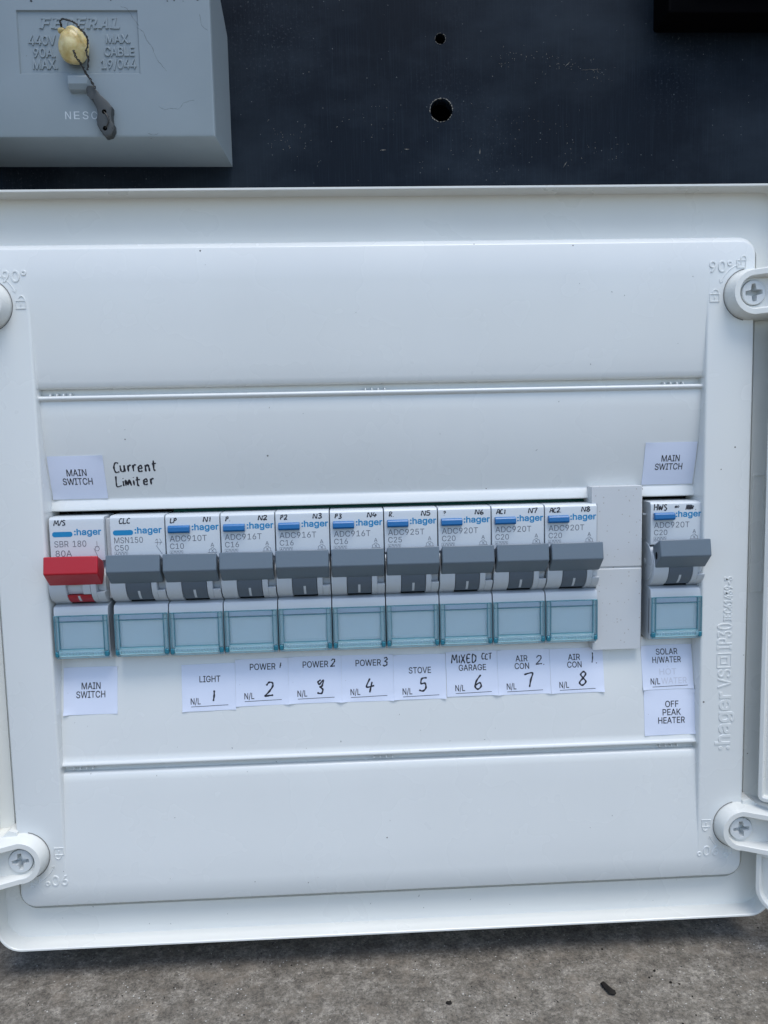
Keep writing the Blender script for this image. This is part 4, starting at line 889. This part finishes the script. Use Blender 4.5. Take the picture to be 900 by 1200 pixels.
# --- blank plate
bp = root('blank_plate', 'dusty off white blanking plate filling the gap between the two groups of breakers', 'blanking plate', (88.9, 13, -73))
bm = bmesh.new(); bezel_plate(bm, [(80.1, -18.2), (97.3, -18.2), (97.3, -45.55), (81.75, -45.55), (81.75, -24.2), (80.1, -24.2)], [], 2.6, 13, 0)
obj('upper_segment', bm, BLANK, bp, 30, bevel=.3)
bm = bmesh.new(); bezel_plate(bm, [(81.75, -45.95), (97.3, -45.95), (97.3, -73.9), (80.6, -73.9), (80.6, -71.1), (81.75, -71.1)], [], 2.6, 13, 0)
obj('lower_segment', bm, BLANK, bp, 30, bevel=.3)
bm = bmesh.new(); box(bm, 81.8, 97.2, 3.0, 12, -46.1, -45.4); obj('joint', bm, BLANK, bp, 0)
bm = bmesh.new(); rb = random.Random(3)
for k in range(70):
    z = rb.uniform(-73.5, -18.5); L = rb.uniform(.15, .7); x = 97.28+rb.uniform(-.05, .03)
    if rb.random() < .2: x = 81.85; z = rb.uniform(-73.5, -58)
    box(bm, x-.07, x+.07, 2.62+rb.uniform(-.04, .3), 3.4, z, z+L)
o = obj('worn_edge', bm, RIM, bp, 0); o['kind'] = 'stuff'
# dark green neutral bar glimpsed through the slot above the breakers
nb = root('neutral_bar', 'dark green bar glimpsed through the thin slot above the breakers', 'bar', (0, 12.5, -26))
bm = bmesh.new(); box(bm, -60, 80, 11.2, 12.4, -26, -19); obj('bar', bm, PCBG, nb, 0)

# ================================================================ PAPER LABELS
def paper(name, label, x0, x1, z0, z1, cat='label', rot=0.0, lift=.12, group=None):
    """thin paper slip that follows the curved cover; returns (thing, surface function)"""
    t = root(name, label, cat, ((x0+x1)/2, surf(0, (z0+z1)/2), z1), group)
    cx, cz = (x0+x1)/2, (z0+z1)/2; c, sn = math.cos(rot), math.sin(rot)
    seed = random.Random(int((x0+200)*10+(z0+300))); ph = seed.uniform(0, 6)
    def sy(x, z): return surf(x, z)-lift-.06*math.sin((x-x0)*.35+ph)*math.cos((z-z0)*.3+ph)
    bm = bmesh.new(); nx, nz = 8, 10; F, B = {}, {}
    for i in range(nx+1):
        for j in range(nz+1):
            a = x0+(x1-x0)*i/nx-cx; b = z0+(z1-z0)*j/nz-cz
            if i in (0, nx): b += 0
            X = cx+a*c-b*sn; Z = cz+a*sn+b*c
            e = .0
            if (i in (0, nx)) and (j in (0, nz)): e = seed.uniform(.05, .75)
            F[i, j] = bm.verts.new((X, sy(X, Z)-e, Z)); B[i, j] = bm.verts.new((X, sy(X, Z)-e+.10, Z))
    for i in range(nx):
        for j in range(nz):
            bm.faces.new((F[i, j], F[i+1, j], F[i+1, j+1], F[i, j+1])); bm.faces.new((B[i, j], B[i, j+1], B[i+1, j+1], B[i+1, j]))
    for i in range(nx):
        for j in (0, nz): bm.faces.new((F[i, j], F[i+1, j], B[i+1, j], B[i, j]))
    for j in range(nz):
        for i in (0, nx): bm.faces.new((F[i, j], F[i, j+1], B[i, j+1], B[i, j]))
    obj('paper', bm, PAPER, t, 30)
    return t, (lambda x, z: sy(x, z)-.05)
def printed(t, sy, items, mat=None, name='printed_text'):
    bm = bmesh.new()
    for it in items:
        s, x, z, h, w = it[:5]; add_text(bm, s, x, z-h/2, h, sy, width=w, align=it[5] if len(it) > 5 else 'C', bold=.008, shear=it[6] if len(it) > 6 else 0, rot=it[7] if len(it) > 7 else 0)
    obj(name, bm, mat or BLACKINK, t, 40)
def uline(t, sy, xa, xb, z, dz=.25):
    bm = bmesh.new(); pr = None
    for k in range(9):
        x = xa+(xb-xa)*k/8; zz = z+dz*k/8
        cur = [bm.verts.new((x, sy(x, zz), zz+s)) for s in (-.09, .09)]
        if pr: bm.faces.new((pr[0], cur[0], cur[1], pr[1]))
        pr = cur
    obj('ruled_line', bm, BLACKINK, t, 0)
def hand(t, sy, items):
    bm = bmesh.new()
    for s, x, z, h, w, sl, wide in items: add_hand(bm, s, x, z-h/2, h, sy, w, sl, wide, int(x+200))
    obj('handwriting', bm, MARKER, t, 60)

LG = 'paper labels stuck on the cover'
t, sy = paper('paper_label', 'MAIN SWITCH label above the red handled switch, left of the handwritten note', -98.2, -80.4, -18.4, -4.1, group=LG, lift=.2)
printed(t, sy, [('MAIN', -89.4, -9.6, 2.15, 6.4), ('SWITCH', -89.4, -12.5, 2.15, 9.6)])
t, sy = paper('paper_label', 'MAIN SWITCH label at the right, above the separate breaker marked HWS', 98.7, 116.3, -18.3, -4.0, group=LG, lift=.2)
printed(t, sy, [('MAIN', 107.7, -9.4, 2.1, 6.2), ('SWITCH', 107.3, -12.2, 2.1, 9.4)])
t, sy = paper('paper_label', 'MAIN SWITCH label below the red handled switch, alone at the lower left', -97.9, -80.1, -90.4, -74.9, group=LG, rot=-.004)
printed(t, sy, [('MAIN', -88.8, -81.0, 2.15, 6.3), ('SWITCH', -88.9, -83.8, 2.15, 9.6)])
CIRC = [('LIGHT', -58.7, -40.8, -75.2), ('POWER', -40.75, -22.95, -74.1), ('POWER', -22.9, -5.0, -73.9), ('POWER', -4.95, 12.7, -74.0), ('STOVE', 12.75, 30.6, -74.4), ('GARAGE', 30.8, 48.4, -73.9), ('AIR', 48.5, 66.6, -74.0), ('AIR', 66.7, 85.2, -74.1)]
NM = ['LIGHT label hand numbered 1, first of the joined row of circuit labels', 'POWER 1 label hand numbered 2, between LIGHT and POWER 2', 'POWER 2 label hand numbered 3, between POWER 1 and POWER 3',
      'POWER 3 label hand numbered 4, left of the STOVE label', 'STOVE label hand numbered 5, between POWER 3 and GARAGE', 'GARAGE label with MIXED CCT written above and hand numbered 6',
      'AIR CON 2 label hand numbered 7, beside the GARAGE label', 'AIR CON 1 label hand numbered 8, last of the joined row']
for k, (s, x0, x1, zt) in enumerate(CIRC):
    H_ = 15.4 if k < 4 else 14.9
    t, sy = paper('paper_label', NM[k], x0, x1, zt-H_, zt, group=LG, rot=[.012, .008, .0, -.004, -.006, .004, .0, .004][k], lift=[.16, .1, .16, .1, .16, .22, .1, .18][k])
    if k == 0: items = [('LIGHT', x0+9.4, zt-4.9, 2.0, 7.0)]
    elif k in (1, 2, 3): items = [('POWER', x0+9.2, zt-2.6, 2.0, 8.7)]
    elif k == 4: items = [('STOVE', x0+9.0, zt-5.2, 2.0, 7.6)]
    elif k == 5: items = [('GARAGE', x0+9.0, zt-5.4, 1.95, 9.4)]
    else: items = [('AIR', x0+8.4, zt-2.9, 1.95, 4.2), ('CON', x0+8.4, zt-5.4, 1.95, 5.0)]
    items.append(('N/L', x0+2.9, zt-12.1, 2.0, 3.3, 'L'))
    printed(t, sy, items)
    uline(t, sy, x0+3.0, x0+15.4, zt-13.9)
    W_ = .28
    D = [('1', x0+9.6, zt-10.5, 3.5, W_, .1, 1), ('2', x0+9.6, zt-10.2, 4.6, W_, .15, 1), (['h3'], x0+9.0, zt-9.9, 4.8, W_, .1, 1), ('4', x0+7.6, zt-10.0, 4.6, W_, .15, .95),
         ('5', x0+8.3, zt-9.9, 4.6, W_, .12, 1), ('6', x0+9.2, zt-10.2, 4.8, W_, .12, 1), ('7', x0+9.3, zt-10.3, 4.6, W_, -.05, 1.1), ('8', x0+9.4, zt-9.9, 4.7, W_, .15, 1)][k]
    extra = {1: [('1', x0+14.6, zt-2.3, 1.7, .2, .2, 1)], 2: [('2', x0+14.2, zt-2.2, 2.5, .2, .15, 1)], 3: [('3', x0+14.0, zt-2.4, 2.6, .22, .15, 1)],
             5: [('MIXED', x0+1.9, zt-2.4, 2.9, .2, .05, .95), ('CCT', x0+12.3, zt-1.9, 2.0, .17, .05, .95)], 6: [('2.', x0+13.2, zt-3.6, 2.9, .18, .1, 1.2)], 7: [('1.', x0+13.4, zt-3.4, 3.3, .18, .1, 1.4)]}.get(k, [])
    hand(t, sy, [D]+extra)
t, sy = paper('paper_label', 'SOLAR H/WATER label below the breaker marked HWS, above OFF PEAK HEATER', 98.6, 116.4, -88.9, -74.0, group=LG, rot=.004, lift=.2)
printed(t, sy, [('SOLAR', 107.6, -76.2, 1.95, 7.6), ('H/WATER', 107.4, -78.9, 1.95, 10.0), ('N/L', 101.4, -86.1, 2.0, 3.3, 'L')])
printed(t, lambda x, z: sy(x, z)+.01, [('HOT', 107.6, -82.9, 2.0, 6.0), ('WATER', 109.6, -86.0, 2.0, 9.0)], GHOST, 'faded_text'); uline(t, sy, 102, 114.4, -88.0)
t, sy = paper('paper_label', 'OFF PEAK HEATER label, lowest of the labels at the right', 98.9, 116.7, -104.7, -89.1, group=LG, rot=.006)
printed(t, sy, [('OFF', 108.6, -94.0, 2.1, 4.6), ('PEAK', 108.5, -96.8, 2.1, 6.4), ('HEATER', 108.4, -99.6, 2.1, 9.4)])

# ================================================================ FUSE BOX
fu = root('fuse_box', 'grey service fuse box with raised lettering and rating plate, above the white switchboard', 'fuse box', (-90, 60, 104))
bm = bmesh.new()
FX0, FX1, FZ0, FZ1 = -136, -43.8, 104.6, 180
PZ = [(-109.0, 125.4), (-68.4, 125.4), (-68.4, 146.0), (-109.0, 146.0)]
f0 = ring(bm, [(FX0, FZ0+.9), (FX1-.9, FZ0+.9), (FX1-.9, FZ1), (FX0, FZ1)], 30)
f1 = ring(bm, [(FX0, FZ0+.3), (FX1-.3, FZ0+.3), (FX1-.3, FZ1), (FX0, FZ1)], 30.25)
f2 = ring(bm, [(FX0, FZ0), (FX1, FZ0), (FX1, FZ1), (FX0, FZ1)], 31)
bridge(bm, f0, f1); bridge(bm, f1, f2)
K = [bm.verts.new(p) for p in ((-43.8, 31, 152), (-42.5, 60, 152), (-43.4, 36, 167), (-43.6, 36, FZ1), (FX0, 60, FZ0+.6), (-42.5, 60, FZ0), (FX0, 60, FZ1))]
bm.faces.new((f2[1], K[0], K[1], K[5])); bm.faces.new((K[0], f2[2], K[3], K[2])); bm.faces.new((K[0], K[2], K[1]))
bm.faces.new((f2[0], f2[1], K[5], K[4])); bm.faces.new((f2[2], f2[3], K[6], K[3]))
h0 = ring(bm, PZ, 30); h1 = ring(bm, [(p[0]+(.35 if p[0] < -90 else -.35), p[1]+(.35 if p[1] < 130 else -.35)) for p in PZ], 30.6)
bridge(bm, h0, h1); bm.faces.new(h1)
bm.faces.ensure_lookup_table(); fill(bm, f0, h0)
obj('cover', bm, FUSE, fu, 25)
def emb(s, x, z, h, w, bold=0, shear=0, mat=FUSE, name='raised_lettering', y=30.55, ex=.22, serif=False):
    bm = bmesh.new(); add_text(bm, s, x, z, h, y, width=w, ext=ex, bev=.10, bold=bold, shear=shear)
    return obj(name, bm, mat, fu, 40)
# slab serif italic heading: letters with added feet
bm = bmesh.new(); xx = -101.2
for ch in 'FEDERAL':
    w = 3.3; add_text(bm, ch, xx, 140.3, 3.3, 30.5, width=w*.82, ext=.12, bev=.08, bold=.015, shear=.28)
    hs = {'F': ((0, 0), (0, 1)), 'E': ((0, 0), (0, 1)), 'D': ((0, 0), (0, 1)), 'R': ((0, 0), (0, 1), (1, 0)), 'A': ((0, 0), (1, 0)), 'L': ((0, 0), (0, 1))}[ch]
    for sx, tz in hs:      # small slab feet
        zz = 140.3+tz*3.0; ax = xx+(tz*3.0)*.28+(-.45 if sx == 0 else w*.82-.75)
        box(bm, ax, ax+1.15, 30.22, 30.62, zz, zz+.3)
    xx += 3.95
obj('raised_heading', bm, FUSE, fu, 40)
emb('440V', -105.6, 135.0, 2.9, 9.2, .0); emb('90A.', -104.2, 131.0, 2.9, 7.4); emb('MAX.', -104.6, 127.2, 2.9, 8.4)
emb('MAX.', -79.6, 135.6, 2.7, 8.2); emb('CABLE', -80.4, 131.4, 2.9, 10.2); emb('19/044', -81.6, 127.3, 2.9, 11.8)
bm = bmesh.new(); xx = -94.6
for ch in 'NESC':
    add_text(bm, ch, xx, 110.6, 2.5, 29.96, width=1.9, ext=.02, bold=.0); xx += 2.95
obj('small_lettering', bm, FUSELIT, fu, 40)
bm = bmesh.new(); extr_x(bm, [(30.2, 123.8), (27.4, 123.8), (27.0, 123.4), (27.0, 121.0), (28.0, 119.4), (30.2, 119.0)], -92.2, -85.4); obj('latch_tab', bm, FUSE, fu, 30, bevel=.4)
# hair cracks
for P in ([(-68.8, 140.4), (-66.8, 139.0), (-65.8, 136.5), (-63.9, 133.8), (-62.9, 130.5), (-60.9, 128.0), (-59.6, 126.4)],
          [(-62.9, 114.9), (-60.8, 113.7), (-58.5, 114.0), (-56, 113.9), (-54, 115.8), (-50.6, 116.8)],
          [(-74, 147.2), (-72, 146.5), (-70.3, 144.0), (-68.2, 141.0)], [(-47.5, 144.5), (-46.8, 141), (-44.8, 139.5)], [(-67, 105.9), (-64.8, 105.4), (-63, 105.9)]):
    bm = bmesh.new(); Q = [(x+rnd.uniform(-.12, .12), 30.0, z+rnd.uniform(-.12, .12)) for x, z in catmull(P, 4)]; tube(bm, Q, [[.015+.045*rnd.random() for _ in Q][0]*1 if False else .012+.045*rnd.random() for _ in Q], 4); obj('hair_crack', bm, CRACK, fu, 0)
# paint flakes at the top of the fuse cover
bm = bmesh.new()
for k in range(22):
    x = rnd.uniform(-112, -46); z = 149.2+rnd.uniform(-.5, 3.2); r = rnd.uniform(.15, .6)
    p = [(x+r*rnd.uniform(.5, 1.2)*math.cos(a), z+r*rnd.uniform(.4, 1)*math.sin(a)) for a in [2*math.pi*q/7 for q in range(7)]]
    v = ring(bm, p, 29.95); bm.faces.new(v)
o = obj('paint_flake', bm, CRACK, fu, 0); o['kind'] = 'stuff'

# wax seal with wire and lead tag
se = root('wire_seal', 'amber wax blob with twisted wire and dark lead tag on the grey fuse box', 'seal', (-90.3, 30.6, 127))
bm = bmesh.new(); bmesh.ops.create_icosphere(bm, subdivisions=4, radius=1)
from mathutils import noise as mn
for v in bm.verts:
    n = v.co.copy(); d = 1+.06*mn.noise(n*2.2)+.03*mn.noise(n*5)
    v.co = Vector((-89.6+n.x*4.9*d*(1-.12*n.z), 27.6+n.y*4.2*d, 133.4+n.z*6.0*d))
t_ = bmesh.ops.create_icosphere(bm, subdivisions=2, radius=1.3)
for v in t_['verts']: v.co = Vector((-93.0+v.co.x, 26.6+v.co.y, 137.6+v.co.z*.8))
obj('wax_blob', bm, WAX, se, 180)
rw = random.Random(5)
def twisted(P, amp, r, seed):
    rr = random.Random(seed); Q0 = catmull(P, 7); Q0 = [(x+rr.uniform(-.16, .16), y+rr.uniform(-.1, .1), z+rr.uniform(-.16, .16)) for x, y, z in Q0]
    for ph in (0, math.pi):
        bm = bmesh.new(); Q = [(x+amp*math.cos(i*.95+ph), y+amp*.6*math.sin(i*.95+ph), z+amp*math.sin(i*.95+ph)) for i, (x, y, z) in enumerate(Q0)]
        tube(bm, Q, [r*rr.uniform(.75, 1.2) for _ in Q], 6); obj('wire', bm, WIRE, se, 60)
twisted([(-92.5, 26.5, 138.2), (-92.8, 25.0, 139.6), (-91.6, 24.2, 140.2), (-89.2, 23.8, 139.5), (-87.5, 23.6, 138.6), (-86.1, 23.6, 136.9), (-84.1, 23.9, 134.9), (-83.9, 24.8, 132.9), (-84.8, 25.4, 130.6), (-84.5, 26.0, 127.8), (-85.2, 26.4, 124.9)], .2, .19, 1)
twisted([(-88.3, 23.0, 129.8), (-87.6, 22.9, 127.8), (-86.4, 24.0, 125.8), (-85.4, 25.2, 123.6), (-84.0, 26.0, 121.6), (-82.8, 26.4, 119.2)], .24, .2, 2)
bm = bmesh.new()
out = catmull([(-85.9, 119.9), (-84.0, 120.3), (-81.5, 117.4), (-78.7, 114.7), (-77.9, 112.8), (-78.3, 109.6), (-77.4, 107.2), (-78.3, 104.6), (-80.1, 103.6), (-81.8, 105.1), (-83.2, 108.3), (-82.8, 111.8), (-84.1, 115.6), (-86.0, 117.8), (-85.9, 119.9)], 4)[:-1]
out = [(x+rw.uniform(-.14, .14), z+rw.uniform(-.14, .14)) for x, z in out]
ho = [circle(-80.5, 111.8, .8, 14), circle(-80.5, 106.4, .8, 14)]
bezel_plate(bm, out, ho, 26.9, 29.9, .35)
ld = obj('lead_tag', bm, LEAD, se, 50)
bm = bmesh.new(); v = ring(bm, [(-82, 105.2), (-79, 105.2), (-79, 113), (-82, 113)], 29.4); bm.faces.new(v); obj('tag_hole', bm, VOID, ld, 0)
bm = bmesh.new(); tube(bm, [(-80.6, 27.2, 111.8), (-79.6, 26.5, 110.6), (-78.9, 26.4, 108.9), (-79.6, 26.6, 107.4), (-80.5, 27.4, 106.5)], .2, 6); obj('wire', bm, WIRE, ld, 60)

# black block standing in for a dark area at the upper right of the board
bb = root('dark_area_block', 'matt black block filling a dark area of the board, cut off at the upper right', 'fuse base', (150, 60, 151))
bm = bmesh.new(); bezel_plate(bm, rrect(121.6, 215, 153.6, 230, 1.2, 6), [], 46, 60, 1.0); obj('block', bm, BLACKPL, bb, 35)
bm = bmesh.new(); bezel_plate(bm, rrect(132, 205, 160, 225, 3, 6), [], 44, 46, .6); obj('block_front', bm, BLACKPL, bb, 35)

crumb('crumb', 'long dark crumb, biggest of the bits on the concrete below the cover', 79.4, -18.5, 1.15, -1.09, 2.7)
crumb('crumb', 'small round dark crumb on the concrete below the middle of the cover', 27.0, -21.0, .7, .2, 1.3)
